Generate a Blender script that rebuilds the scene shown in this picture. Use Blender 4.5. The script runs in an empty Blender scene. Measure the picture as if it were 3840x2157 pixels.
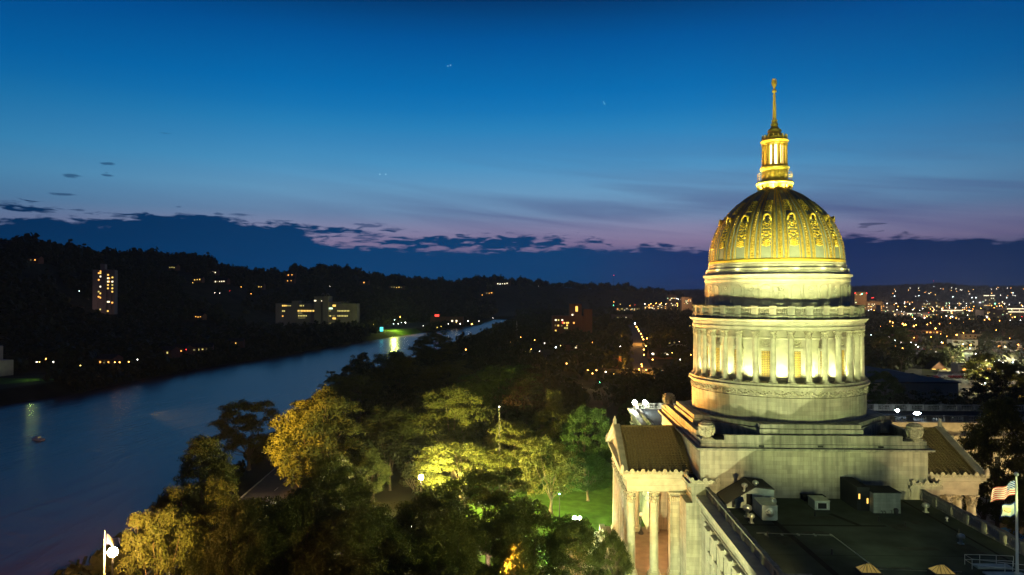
import bpy, math, random
import numpy as np
from mathutils import Vector, Matrix, noise
random.seed(7); rnd = random.Random(11)
R = math.radians; PI = math.pi
scene = bpy.context.scene
COL = scene.collection

# ---------------------------------------------------------------- materials
MATS = {}
def nt(name):
    m = bpy.data.materials.new(name); m.use_nodes = True
    t = m.node_tree; b = t.nodes['Principled BSDF']
    MATS[name] = m
    return m, t, b
def N(t, typ, **kw):
    n = t.nodes.new(typ)
    for k, v in kw.items():
        if k.startswith('i_'):
            n.inputs[k[2:].replace('_', ' ')].default_value = v
        else: setattr(n, k, v)
    return n
def ramp(t, fac, stops, interp='LINEAR'):
    r = t.nodes.new('ShaderNodeValToRGB'); r.color_ramp.interpolation = interp
    e = r.color_ramp.elements
    while len(e) > 1: e.remove(e[0])
    for i, (p, c) in enumerate(stops):
        q = e[0] if i == 0 else e.new(p)
        q.position = p; q.color = c if len(c) == 4 else (*c, 1)
    t.links.new(fac, r.inputs[0]); return r
def mix(t, fac, a, b, mode='MIX'):
    m = t.nodes.new('ShaderNodeMix'); m.data_type = 'RGBA'; m.blend_type = mode
    for s, v in ((m.inputs[0], fac), (m.inputs[6], a), (m.inputs[7], b)):
        if isinstance(v, (int, float)): s.default_value = v
        elif isinstance(v, tuple): s.default_value = v if len(v) == 4 else (*v, 1)
        else: t.links.new(v, s)
    return m.outputs[2]
def simple(name, col, rough=.7, metal=0.0, var=.25, scale=1.5, bump=.0, bscale=8.0, spec=.5):
    m, t, b = nt(name)
    tc = N(t, 'ShaderNodeTexCoord')
    n = N(t, 'ShaderNodeTexNoise'); n.inputs['Scale'].default_value = scale; n.inputs['Detail'].default_value = 5
    t.links.new(tc.outputs['Object'], n.inputs['Vector'])
    a = tuple(c * (1 - var) for c in col); c2 = tuple(min(1, c * (1 + var)) for c in col)
    r = ramp(t, n.outputs['Fac'], [(.3, a), (.7, c2)])
    t.links.new(r.outputs[0], b.inputs['Base Color'])
    b.inputs['Roughness'].default_value = rough; b.inputs['Metallic'].default_value = metal
    b.inputs['Specular IOR Level'].default_value = spec
    if bump:
        n2 = N(t, 'ShaderNodeTexNoise'); n2.inputs['Scale'].default_value = bscale; n2.inputs['Detail'].default_value = 4
        t.links.new(tc.outputs['Object'], n2.inputs['Vector'])
        bp = N(t, 'ShaderNodeBump'); bp.inputs['Strength'].default_value = bump; bp.inputs['Distance'].default_value = .1
        t.links.new(n2.outputs['Fac'], bp.inputs['Height']); t.links.new(bp.outputs[0], b.inputs['Normal'])
    return m
def emis(name, col, s, sample=True):
    m, t, b = nt(name)
    b.inputs['Base Color'].default_value = (*[c * .5 for c in col], 1)
    b.inputs['Emission Color'].default_value = (*col, 1); b.inputs['Emission Strength'].default_value = s
    if not sample: m.cycles.emission_sampling = 'NONE'
    return m
def stone(name, c1, c2, joint=.82, stain=.5, bw=1.5, bh=.62):
    m, t, b = nt(name)
    uv = N(t, 'ShaderNodeTexCoord')
    br = N(t, 'ShaderNodeTexBrick'); br.offset = .5
    br.inputs['Scale'].default_value = 1; br.inputs['Brick Width'].default_value = bw
    br.inputs['Row Height'].default_value = bh; br.inputs['Mortar Size'].default_value = .012
    br.inputs['Color1'].default_value = (*c1, 1); br.inputs['Color2'].default_value = (*c2, 1)
    br.inputs['Mortar'].default_value = (*[x * joint for x in c2], 1); br.inputs['Bias'].default_value = -.1
    t.links.new(uv.outputs['UV'], br.inputs['Vector'])
    # weathering streaks running down the wall
    mp = N(t, 'ShaderNodeMapping'); mp.inputs['Scale'].default_value = (1.6, .12, 1)
    t.links.new(uv.outputs['UV'], mp.inputs[0])
    n = N(t, 'ShaderNodeTexNoise'); n.inputs['Scale'].default_value = 1.0; n.inputs['Detail'].default_value = 6
    t.links.new(mp.outputs[0], n.inputs['Vector'])
    r = ramp(t, n.outputs['Fac'], [(.33, (1 - stain, 1 - stain, 1 - stain * .9)), (.62, (1, 1, 1))])
    n3 = N(t, 'ShaderNodeTexNoise'); n3.inputs['Scale'].default_value = .35; n3.inputs['Detail'].default_value = 7
    t.links.new(uv.outputs['UV'], n3.inputs['Vector'])
    r3 = ramp(t, n3.outputs['Fac'], [(.3, (.78, .78, .76)), (.65, (1.0, 1.0, 1.0))])
    c = mix(t, 1.0, br.outputs['Color'], r.outputs[0], 'MULTIPLY')
    c = mix(t, 1.0, c, r3.outputs[0], 'MULTIPLY')
    t.links.new(c, b.inputs['Base Color'])
    b.inputs['Roughness'].default_value = .8
    bp = N(t, 'ShaderNodeBump'); bp.inputs['Strength'].default_value = .2; bp.inputs['Distance'].default_value = .02
    t.links.new(br.outputs['Fac'], bp.inputs['Height']); bp.invert = True
    t.links.new(bp.outputs[0], b.inputs['Normal'])
    return m

stone('stone', (.54, .51, .41), (.40, .38, .31), stain=.38)
stone('stone_weathered', (.40, .39, .33), (.30, .30, .26), stain=.55, bw=1.2, bh=.9)
simple('stone_plain', (.50, .475, .395), .75, var=.2, scale=.9, bump=.15, bscale=12)
simple('stone_carved', (.44, .41, .32), .8, var=.3, scale=4, bump=.6, bscale=9)
simple('gold', (1.0, .68, .10), .34, .28, var=.16, scale=5, bump=.35, bscale=14)
simple('gold_dark', (.64, .46, .09), .4, .35, var=.3, scale=2.5, bump=.3, bscale=9)
simple('lead_paint', (.27, .31, .25), .55, 0, var=.12, scale=.8, bump=.15, bscale=5)
simple('window_dark', (.02, .022, .025), .15, 0, var=.1)
simple('membrane', (.055, .072, .058), .95, var=.45, scale=.22, bump=.2, bscale=3, spec=.15)
simple('membrane_seam', (.018, .02, .018), .95, var=.2, scale=.5, spec=.15)
simple('black_roof', (.02, .024, .032), .95, var=.3, scale=.3, spec=.15)
simple('sheet_metal', (.34, .40, .38), .45, .25, var=.25, scale=1.2, bump=.15)
simple('galvanised', (.5, .53, .5), .3, .8, var=.2, scale=2)
simple('dark_metal', (.03, .03, .035), .5, .3)
simple('painted_pole', (.62, .66, .60), .4, 0, var=.05)
simple('asphalt', (.05, .047, .05), .9, var=.2, scale=.5)
simple('paving', (.20, .17, .13), .85, var=.2, scale=.6)
simple('kerb_stone', (.28, .27, .24), .8)
simple('lawn_grass', (.055, .11, .018), .95, var=.35, scale=.35, bump=.5, bscale=20, spec=.1)
simple('bark', (.10, .075, .05), .9, var=.3, scale=4, bump=.5)
simple('brick_wall', (.20, .09, .06), .85, var=.2, scale=1)
simple('pale_wall', (.42, .40, .34), .8, var=.15, scale=.3)
simple('grey_wall', (.24, .25, .23), .85, var=.12, scale=.08)
simple('city_wall', (.22, .18, .15), .85, var=.25, scale=.05)
simple('concrete_tower', (.20, .18, .18), .85, var=.12, scale=.06)
simple('shingle', (.035, .036, .042), .9, var=.35, scale=.8, spec=.2)
simple('blue_canvas', (.05, .30, .70), .8, var=.1)
simple('white_canvas', (.75, .75, .72), .8, var=.05)
simple('steps_stone', (.30, .26, .19), .85, var=.15, scale=1)
simple('boat_hull', (.35, .36, .36), .5)
simple('car_paint', (.25, .27, .3), .25, .3)
simple('rubber', (.02, .02, .02), .8)

def tiles(name, c1, c2):
    m, t, b = nt(name)
    uv = N(t, 'ShaderNodeTexCoord')
    w = N(t, 'ShaderNodeTexWave', wave_type='BANDS', bands_direction='Y', wave_profile='SAW')
    w.inputs['Scale'].default_value = .31 * 2.2; w.inputs['Distortion'].default_value = .6
    w.inputs['Detail'].default_value = 2; w.inputs['Detail Scale'].default_value = 3
    t.links.new(uv.outputs['UV'], w.inputs['Vector'])
    n = N(t, 'ShaderNodeTexNoise'); n.inputs['Scale'].default_value = 2.5; n.inputs['Detail'].default_value = 5
    t.links.new(uv.outputs['UV'], n.inputs['Vector'])
    r = ramp(t, n.outputs['Fac'], [(.3, c1), (.7, c2)])
    t.links.new(r.outputs[0], b.inputs['Base Color']); b.inputs['Roughness'].default_value = .6
    bp = N(t, 'ShaderNodeBump'); bp.inputs['Strength'].default_value = 1; bp.inputs['Distance'].default_value = .12
    t.links.new(w.outputs['Fac'], bp.inputs['Height']); t.links.new(bp.outputs[0], b.inputs['Normal'])
tiles('roof_tile', (.16, .12, .055), (.32, .24, .10))

def lattice(name, cell, line, e1, strength):
    m, t, b = nt(name)
    uv = N(t, 'ShaderNodeTexCoord')
    br = N(t, 'ShaderNodeTexBrick'); br.offset = 0
    br.inputs['Scale'].default_value = 1; br.inputs['Brick Width'].default_value = cell
    br.inputs['Row Height'].default_value = cell; br.inputs['Mortar Size'].default_value = line
    br.inputs['Color1'].default_value = (*e1, 1); br.inputs['Color2'].default_value = (*[c * .8 for c in e1], 1)
    br.inputs['Mortar'].default_value = (.01, .01, .0, 1)
    t.links.new(uv.outputs['UV'], br.inputs['Vector'])
    c = mix(t, br.outputs['Fac'], (.3, .25, .12), (.16, .11, .02))
    t.links.new(c, b.inputs['Base Color'])
    t.links.new(br.outputs['Color'], b.inputs['Emission Color']); b.inputs['Emission Strength'].default_value = strength
lattice('drum_window', .27, .035, (.75, .38, .08), .55)
lattice('lit_window_large', .5, .04, (.95, .68, .26), .8)

def leafmat(name, c1, c2):
    m, t, b = nt(name)
    tc = N(t, 'ShaderNodeTexCoord'); oi = N(t, 'ShaderNodeObjectInfo')
    n = N(t, 'ShaderNodeTexNoise'); n.inputs['Scale'].default_value = .45; n.inputs['Detail'].default_value = 6
    t.links.new(tc.outputs['Object'], n.inputs['Vector'])
    r = ramp(t, n.outputs['Fac'], [(.3, c1), (.7, c2)])
    r2 = ramp(t, oi.outputs['Random'], [(0, (.75, .85, .8)), (1, (1.15, 1.05, .9))])
    c = mix(t, 1.0, r.outputs[0], r2.outputs[0], 'MULTIPLY')
    t.links.new(c, b.inputs['Base Color']); b.inputs['Roughness'].default_value = .6
    b.inputs['Specular IOR Level'].default_value = .25
    tr = N(t, 'ShaderNodeBsdfTranslucent'); t.links.new(c, tr.inputs[0])
    ms = N(t, 'ShaderNodeMixShader'); ms.inputs[0].default_value = .3
    out = t.nodes['Material Output']
    t.links.new(b.outputs[0], ms.inputs[1]); t.links.new(tr.outputs[0], ms.inputs[2]); t.links.new(ms.outputs[0], out.inputs[0])
leafmat('leaf', (.045, .06, .015), (.11, .12, .03))
leafmat('leaf_green', (.03, .07, .018), (.07, .13, .03))
leafmat('leaf_far', (.02, .03, .012), (.05, .06, .022))

# lamps: colour, strength
emis('glow_white', (1, .93, .85), 55); emis('glow_warm', (1, .62, .25), 55); emis('glow_orange', (1, .40, .07), 24)
emis('glow_cool', (.75, .95, 1), 16); emis('glow_red', (1, .03, .03), 9); emis('glow_green', (.15, 1, .5), 10)
emis('glow_yellow', (1, .72, .15), 8)
emis('flood_orange', (1, .55, .18), 900); emis('flood_white', (.95, 1, .80), 1200); emis('flood_far', (.95, 1, .80), 320); emis('flood_warm', (1, .78, .42), 2500)
emis('flood_roof', (.8, .95, 1), 90)
for nme, c, s in (('w_orange', (1, .42, .08), 2.2), ('w_amber', (1, .6, .12), 1.7), ('w_pale', (1, .85, .55), 2.2),
                  ('w_yellow', (.85, .70, .20), 1.0), ('w_dim', (.6, .5, .2), .35), ('w_green', (.7, 1, .6), 2.0),
                  ('w_red', (1, .06, .04), 2.5), ('w_cyan', (.1, .8, .9), 2), ('star_glow', (.5, .9, 1), 1.2)):
    emis(nme, c, s, sample=False)

# ---------------------------------------------------------------- mesh builder
class MB:
    def __init__(s): s.v = []; s.f = []; s.m = []; s.uv = []; s.sm = []; s.M = None
    def add(s, vs, fs, mat=0, uvs=None, smooth=False):
        o = len(s.v)
        if s.M is not None: vs = [tuple(s.M @ Vector(p)) for p in vs]
        s.v += [tuple(p) for p in vs]
        for i, f in enumerate(fs):
            s.f.append(tuple(k + o for k in f)); s.m.append(mat); s.sm.append(smooth)
            s.uv.append(uvs[i] if uvs else None)
    def box(s, x0, x1, y0, y1, z0, z1, mat=0):
        if x1 < x0: x0, x1 = x1, x0
        if y1 < y0: y0, y1 = y1, y0
        v = [(x0,y0,z0),(x1,y0,z0),(x1,y1,z0),(x0,y1,z0),(x0,y0,z1),(x1,y0,z1),(x1,y1,z1),(x0,y1,z1)]
        s.add(v, [(0,3,2,1),(4,5,6,7),(0,1,5,4),(1,2,6,5),(2,3,7,6),(3,0,4,7)], mat)
    def poly(s, pts, z0, z1, mat=0):   # prism of a ccw outline
        n = len(pts)
        v = [(x, y, z0) for x, y in pts] + [(x, y, z1) for x, y in pts]
        s.add(v, [tuple(range(n - 1, -1, -1)), tuple(range(n, 2 * n))] + [(i, (i + 1) % n, n + (i + 1) % n, n + i) for i in range(n)], mat)
    def lathe(s, prof, n=24, mat=0, cx=0, cy=0, a0=0, a1=2 * PI, smooth=True, rref=None):
        full = abs(a1 - a0 - 2 * PI) < 1e-6
        k = n if full else n + 1
        v = []; rr = rref or max(p[0] for p in prof)
        for (r, z) in prof:
            for i in range(k):
                a = a0 + (a1 - a0) * i / n
                v.append((cx + r * math.cos(a), cy + r * math.sin(a), z))
        f = []; uv = []
        for j in range(len(prof) - 1):
            for i in range(n):
                i2 = (i + 1) % k
                f.append((j * k + i, j * k + i2, (j + 1) * k + i2, (j + 1) * k + i))
                u0 = rr * (a1 - a0) * i / n; u1 = rr * (a1 - a0) * (i + 1) / n
                (ra, za), (rb, zb) = prof[j], prof[j + 1]
                va, vb = za + (ra if abs(za - zb) < .01 else 0), zb + (rb if abs(za - zb) < .01 else 0)
                uv.append([(u0, va), (u1, va), (u1, vb), (u0, vb)])
        s.add(v, f, mat, uv, smooth)
    def tube(s, pts, rad, n=8, mat=0, cap=True):
        pts = [Vector(p) for p in pts]; k = len(pts)
        rs = rad if isinstance(rad, (list, tuple)) else [rad] * k
        v = []
        for i, p in enumerate(pts):
            d = (pts[min(i + 1, k - 1)] - pts[max(i - 1, 0)]).normalized()
            a = d.orthogonal().normalized() if abs(d.z) < .9 else Vector((1, 0, 0)).cross(d).normalized()
            b = d.cross(a).normalized()
            for j in range(n):
                t = 2 * PI * j / n
                v.append(tuple(p + rs[i] * (math.cos(t) * a + math.sin(t) * b)))
        f = [(i * n + j, i * n + (j + 1) % n, (i + 1) * n + (j + 1) % n, (i + 1) * n + j) for i in range(k - 1) for j in range(n)]
        s.add(v, f, mat, None, True)
        if cap: s.add([v[j] for j in range(n)], [tuple(range(n - 1, -1, -1))], mat); s.add([v[(k - 1) * n + j] for j in range(n)], [tuple(range(n))], mat)
    def ball(s, c, r, mat=0, nu=10, nv=6, sq=(1, 1, 1)):
        prof = [(max(1e-4, math.sin(PI * i / nv)) , -math.cos(PI * i / nv)) for i in range(nv + 1)]
        v = []
        for (pr, pz) in prof:
            for i in range(nu):
                a = 2 * PI * i / nu
                v.append((c[0] + r * sq[0] * pr * math.cos(a), c[1] + r * sq[1] * pr * math.sin(a), c[2] + r * sq[2] * pz))
        f = [(j * nu + i, j * nu + (i + 1) % nu, (j + 1) * nu + (i + 1) % nu, (j + 1) * nu + i) for j in range(nv) for i in range(nu)]
        s.add(v, f, mat, None, True)
    def torus(s, c, nrm, R_, r, mat=0, n=14, m=6, t0=0, t1=2 * PI, up=None, sy=1.0):
        nrm = Vector(nrm).normalized(); a = (Vector(up) if up else nrm.orthogonal()); a = (a - a.dot(nrm) * nrm).normalized(); b = nrm.cross(a)
        pts = []
        for i in range(n + 1):
            t = t0 + (t1 - t0) * i / n
            pts.append(Vector(c) + R_ * (math.cos(t) * a * sy + math.sin(t) * b))
        s.tube(pts, r, m, mat, cap=False)
    def gable(s, x0, x1, y0, y1, z0, z1, mat=0, over=0, axis='x', th=.25):
        # two pitched slabs and gable triangles; ridge along axis
        if axis == 'x':
            ym = (y0 + y1) / 2; sl = (z1 - z0) / (ym - y0)
            ya, yb, za = y0 - over, y1 + over, z0 - over * sl
            P = lambda x: [(x, ya, za), (x, ym, z1), (x, yb, za), (x, yb, za + th), (x, ym, z1 + th), (x, ya, za + th)]
            v = P(x0 - over) + P(x1 + over)
        else:
            xm = (x0 + x1) / 2; sl = (z1 - z0) / (xm - x0)
            xa, xb, za = x0 - over, x1 + over, z0 - over * sl
            P = lambda y: [(xb, y, za), (xm, y, z1), (xa, y, za), (xa, y, za + th), (xm, y, z1 + th), (xb, y, za + th)]
            v = P(y0 - over) + P(y1 + over)
        s.add(v, [(0, 1, 4, 5), (1, 2, 3, 4), (11, 10, 7, 6), (10, 9, 8, 7), (5, 4, 10, 11), (4, 3, 9, 10), (1, 0, 6, 7), (2, 1, 7, 8), (0, 5, 11, 6), (3, 2, 8, 9)], mat)
    def build(s, name, mats, parent=None, label=None, cat=None, group=None, kind=None, loc=None):
        me = bpy.data.meshes.new(name); me.from_pydata(s.v, [], s.f)
        if isinstance(mats, str): mats = [mats]
        for m in mats: me.materials.append(MATS[m])
        me.polygons.foreach_set('material_index', s.m); me.polygons.foreach_set('use_smooth', s.sm)
        ul = me.uv_layers.new(name='UVMap'); data = []
        for i, f in enumerate(s.f):
            if s.uv[i]:
                for q in s.uv[i]: data += q
            else:
                p = [Vector(s.v[k]) for k in f]
                n = (p[1] - p[0]).cross(p[2] - p[0])
                if n.length < 1e-9 and len(p) > 3: n = (p[2] - p[0]).cross(p[3] - p[0])
                n = n.normalized() if n.length > 1e-9 else Vector((0, 0, 1))
                if abs(n.z) > .75:
                    for q in p: data += (q.x, q.y)
                else:
                    t = Vector((-n.y, n.x, 0)).normalized()
                    for q in p: data += (q.dot(t), q.z)
        ul.data.foreach_set('uv', data); me.update()
        if any(s.sm): me.set_sharp_from_angle(angle=R(38))
        o = bpy.data.objects.new(name, me); COL.objects.link(o)
        if parent: o.parent = parent
        if loc: o.location = loc
        tag(o, label, cat, group, kind)
        return o
def tag(o, label=None, cat=None, group=None, kind=None):
    if label: o['label'] = label
    if cat: o['category'] = cat
    if group: o['group'] = group
    if kind: o['kind'] = kind
def thing(name, label, cat, loc=(0, 0, 0), rz=0, group=None):
    o = bpy.data.objects.new(name, None); COL.objects.link(o); o.location = loc; o.rotation_euler = (0, 0, rz)
    o.empty_display_size = .5
    tag(o, label, cat, group); return o
def dup(root, loc, rz=0, sc=None, label=None, group=None, parent=None):
    r = root.copy(); COL.objects.link(r); r.location = loc; r.rotation_euler = (0, 0, rz)
    if sc is not None: r.scale = (sc, sc, sc) if isinstance(sc, (int, float)) else sc
    if label: r['label'] = label
    if group: r['group'] = group
    if parent: r.parent = parent
    for ch in root.children:
        c = ch.copy(); COL.objects.link(c); c.parent = r
        for g in ch.children:
            d = g.copy(); COL.objects.link(d); d.parent = c
    return r

# ---------------------------------------------------------------- camera and frames
EYE = 52.0; F = 2609.0; HY = 1110.0; YAW = R(2.4)
DX, DY = .3783 * 118, 118.0
cY, sY = math.cos(YAW), math.sin(YAW)
def U2W(u, v, z=0): return (DX + u * cY + v * sY, DY - u * sY + v * cY, z)
def W2U(x, y): return ((x - DX) * cY - (y - DY) * sY, (x - DX) * sY + (y - DY) * cY)
def atZ(px, py, Z):   # where the ray of a point of the photograph (3840 wide) meets height Z
    t = (Z - EYE) / ((HY - py) / F); return ((px - 1920) / F * t, t, Z)
def atY(px, py, Y): return ((px - 1920) / F * Y, Y, EYE + (HY - py) / F * Y)
K = 3840 / 2576
cam = bpy.data.cameras.new('camera'); co = bpy.data.objects.new('camera', cam); COL.objects.link(co)
cam.sensor_width = 36; cam.lens = F / 3840 * 36
co.location = (0, 0, EYE); co.rotation_euler = (R(90) + math.atan((HY - 1078.5) / F), 0, 0)
cam.clip_start = 1; cam.clip_end = 30000; scene.camera = co

# ---------------------------------------------------------------- sky
def interp(x, pts):
    if x <= pts[0][0]: return pts[0][1]
    for (a, b), (c, d) in zip(pts, pts[1:]):
        if x <= c: return b + (d - b) * (x - a) / (c - a)
    return pts[-1][1]
def s2l(c): return tuple(((x / 255 + .055) / 1.055) ** 2.4 if x > 10 else x / 255 / 12.92 for x in c)
w = bpy.data.worlds.new('World'); scene.world = w; w.use_nodes = True
t = w.node_tree; bg = t.nodes['Background']
def M(op, a, b=None, c=None, clamp=False):
    m = t.nodes.new('ShaderNodeMath'); m.operation = op; m.use_clamp = clamp
    for i, v in enumerate((a, b, c)):
        if v is None: continue
        if isinstance(v, (int, float)): m.inputs[i].default_value = v
        else: t.links.new(v, m.inputs[i])
    return m.outputs[0]
tc = t.nodes.new('ShaderNodeTexCoord'); sep = t.nodes.new('ShaderNodeSeparateXYZ'); t.links.new(tc.outputs['Generated'], sep.inputs[0])
X_, Y_, Z_ = sep.outputs
hor = M('SQRT', M('ADD', M('MULTIPLY', X_, X_), M('MULTIPLY', Y_, Y_)))
el = M('DIVIDE', Z_, M('MAXIMUM', hor, .001))           # tangent of elevation
az = M('ARCTAN2', X_, Y_)                                # azimuth from straight ahead
elc = M('MULTIPLY', el, 1.0 / .6, clamp=True)
def e_(py): return max(0, (HY - py) / F * .95) / .6
SK = [(0.0, (4, 52, 98)), (e_(980), (10, 64, 112)), (e_(905), (132, 116, 150)), (e_(850), (130, 128, 162)), (e_(790), (106, 132, 168)),
      (e_(700), (100, 148, 186)), (e_(600), (74, 142, 188)), (e_(520), (56, 132, 184)), (e_(450), (38, 124, 180)), (e_(380), (20, 114, 176)), (e_(300), (6, 105, 171)), (e_(100), (0, 82, 150)), (.72, (2, 50, 100)), (.85, (16, 34, 74)), (1, (24, 28, 62))]
base = ramp(t, elc, [(p, s2l(c)) for p, c in SK]).outputs[0]
# the western glow fades to both sides and behind
azn = M('ADD', M('MULTIPLY', az, 1 / (2 * PI)), .5)
fall = ramp(t, azn, [(0, (.16, .18, .24)), (.22, (.22, .26, .32)), (.395, (.45, .72, .78)), (.45, (.88, .96, .96)), (.5, (1, 1, 1)), (.54, (1, 1, 1)), (.585, (.68, .77, .82)), (.62, (.4, .52, .6)), (.78, (.22, .26, .32)), (1, (.16, .18, .24))]).outputs[0]
base = mix(t, 1.0, base, fall, 'MULTIPLY')
# thin high veils
cv = t.nodes.new('ShaderNodeCombineXYZ'); t.links.new(M('MULTIPLY', az, 2.2), cv.inputs[0]); t.links.new(M('ADD', M('MULTIPLY', el, 34), M('MULTIPLY', az, 4)), cv.inputs[1])
nz = t.nodes.new('ShaderNodeTexNoise'); nz.inputs['Scale'].default_value = 1.0; nz.inputs['Detail'].default_value = 5; nz.inputs['Distortion'].default_value = .5
t.links.new(cv.outputs[0], nz.inputs['Vector'])
veil = ramp(t, nz.outputs['Fac'], [(.42, (0, 0, 0)), (.6, (1, 1, 1))]).outputs[0]
vband = ramp(t, elc, [(0, (0, 0, 0)), (e_(980), (.6, .6, .6)), (e_(800), (1, 1, 1)), (e_(640), (.4, .4, .4)), (e_(450), (0, 0, 0))]).outputs[0]
vside = ramp(t, azn, [(.44, (.1, .1, .1)), (.52, (1, 1, 1)), (.6, (1, 1, 1))]).outputs[0]
vm = mix(t, 1.0, mix(t, 1.0, veil, vband, 'MULTIPLY'), vside, 'MULTIPLY')
vm2 = t.nodes.new('ShaderNodeMath'); vm2.operation = 'MULTIPLY'; vm2.inputs[1].default_value = .5; t.links.new(vm, vm2.inputs[0])
base = mix(t, vm2.outputs[0], base, s2l((62, 66, 118)))
# cloud bank: upper edge as a function of azimuth, broken by noise
def azp(px): return (math.atan((px - 1920) / F) / (2 * PI)) + .5
EDGE = [(0, 556), (60, 552), (130, 546), (190, 548), (250, 556), (300, 552), (380, 547), (430, 540), (480, 541), (560, 548), (640, 566), (700, 562), (760, 578), (800, 604), (850, 615), (900, 620), (1000, 626), (1100, 630), (1250, 630), (1380, 628), (1440, 622), (1520, 634), (1590, 634), (1620, 622), (1680, 620), (1710, 632), (1790, 634), (1900, 628), (2000, 612), (2120, 598), (2300, 596), (2576, 604), (2900, 600)]
def cx_(px, py):   # pixel (2576) -> azn, el
    a = (px * K - 1920) / F; return math.atan(a) / (2 * PI) + .5, (HY - py * K) / F * math.cos(math.atan(a))
fc = t.nodes.new('ShaderNodeFloatCurve'); cu = fc.mapping.curves[0]
A0, A1 = azp(0) - .005, azp(3840) + .03
t.links.new(M('DIVIDE', M('SUBTRACT', azn, A0), A1 - A0, clamp=True), fc.inputs['Value'])
pts = [((cx_(x, y)[0] - A0) / (A1 - A0), cx_(x, y)[1] / .3) for x, y in EDGE]
cu.points[0].location = (0, pts[0][1]); cu.points[1].location = (1, pts[-1][1])
for p in pts: cu.points.new(max(.001, min(.999, p[0])), p[1])
fc.mapping.update()
edge = M('MULTIPLY', fc.outputs[0], .3)
cv2 = t.nodes.new('ShaderNodeCombineXYZ'); t.links.new(M('MULTIPLY', az, 22), cv2.inputs[0]); t.links.new(M('MULTIPLY', el, 75), cv2.inputs[1])
nb = t.nodes.new('ShaderNodeTexNoise'); nb.inputs['Scale'].default_value = 1; nb.inputs['Detail'].default_value = 7; nb.inputs['Roughness'].default_value = .6
t.links.new(cv2.outputs[0], nb.inputs['Vector'])
nbc = M('SUBTRACT', nb.outputs['Fac'], .5)
cv3 = t.nodes.new('ShaderNodeCombineXYZ'); t.links.new(M('MULTIPLY', az, 40), cv3.inputs[0]); t.links.new(M('MULTIPLY', el, 190), cv3.inputs[1])
nb2 = t.nodes.new('ShaderNodeTexNoise'); nb2.inputs['Scale'].default_value = 1; nb2.inputs['Detail'].default_value = 6; nb2.inputs['Distortion'].default_value = .6
t.links.new(cv3.outputs[0], nb2.inputs['Vector'])
nbc2 = M('SUBTRACT', nb2.outputs['Fac'], .5)
bank = M('MULTIPLY_ADD', M('SUBTRACT', M('ADD', M('MULTIPLY_ADD', nbc, .034, edge), M('MULTIPLY', nbc2, .022)), el), 170, .5, clamp=True)
CL = [(60, 523, 75, 11), (30, 552, 60, 5), (150, 578, 0, 0), (415, 335, 16, 3), (172, 442, 20, 4), (268, 412, 18, 3), (266, 433, 9, 3), (265, 441, 12, 2), (162, 489, 20, 2), (195, 527, 20, 4), (448, 520, 9, 2),
      (420, 552, 120, 7), (545, 537, 14, 3), (605, 540, 26, 4), (690, 578, 165, 9), (925, 566, 34, 6), (985, 575, 30, 5), (945, 596, 28, 4), (1120, 610, 130, 11), (1280, 612, 130, 13), (1170, 603, 60, 5),
      (2150, 590, 40, 5), (2205, 564, 30, 3), (2165, 571, 16, 2), (440, 565, 180, 9), (2190, 583, 40, 3)]
cm = bank
for (px, py, rx, ry) in CL:
    if rx == 0: continue
    a_, e__ = cx_(px, py); ra = rx * K / F / (2 * PI) * math.cos(math.atan((px * K - 1920) / F)) ** 2; re = ry * K / F
    dx = M('DIVIDE', M('SUBTRACT', azn, a_), ra); dy = M('DIVIDE', M('SUBTRACT', el, e__), re)
    d = M('SQRT', M('ADD', M('MULTIPLY', dx, dx), M('MULTIPLY', dy, dy)))
    k = M('MULTIPLY_ADD', M('SUBTRACT', M('MULTIPLY_ADD', nbc2, 5.5, .9 if rx < 100 else 1.45), d), 1.1, .3, clamp=True)
    if rx < 40: k = M('MULTIPLY', k, .6)
    cm = M('MAXIMUM', cm, k)
cloudc = ramp(t, azn, [(azp(-300), s2l((0, 40, 80))), (azp(0), s2l((2, 47, 88))), (azp(1300), s2l((4, 60, 108))), (azp(2100), s2l((6, 60, 108))), (azp(2700), s2l((18, 44, 96))), (azp(3840), s2l((6, 38, 80))), (azp(3840) + .1, s2l((3, 20, 45)))]).outputs[0]
gl = ramp(t, elc, [(0, (1.15, 1.15, 1.1)), (e_(1000), (1.05, 1.05, 1.05)), (e_(850), (.85, .82, .86)), (e_(700), (.8, .85, .9))]).outputs[0]
cloudc = mix(t, 1.0, cloudc, gl, 'MULTIPLY')
sky = mix(t, cm, base, cloudc)
below = M('MULTIPLY_ADD', el, 60, 1.0, clamp=True)
sky = mix(t, below, (.004, .006, .008, 1), sky)
t.links.new(sky, bg.inputs[0]); bg.inputs[1].default_value = 1.1
# ================================================================ the capitol (local frame: origin under the dome, -y towards the camera)
cap = thing('capitol_building', 'floodlit limestone capitol with a gold-ribbed grey dome above a ring of columns', 'capitol', (DX, DY, 0), -YAW)
def inst(name, me_obj, parent, loc, rz=0, sc=None):
    o = me_obj.copy(); COL.objects.link(o); o.name = name; o.parent = parent; o.location = loc; o.rotation_euler = (0, 0, rz)
    if sc: o.scale = sc if isinstance(sc, tuple) else (sc, sc, sc)
    for ch in me_obj.children:
        c = ch.copy(); COL.objects.link(c); c.parent = o
    return o
BAY = 2 * PI / 16
A_WIN = -PI / 2 - .3789 - R(-0.0)      # direction (local) from the dome to the camera
A_WIN = math.atan2(-118 * cY - DX * sY * 1.0, -DX * cY + 118 * sY)
A_CAM = A_WIN
WA = [A_CAM + R(7.1) * -1 + BAY * k for k in range(16)]      # bays with windows, niches and dome panels
WA = [A_CAM - R(7.1) + BAY * k for k in range(16)]
CA = [WA[0] + BAY / 4 + BAY / 2 * k for k in range(32)]      # columns
def pol(r, a, z): return (r * math.cos(a), r * math.sin(a), z)

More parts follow.
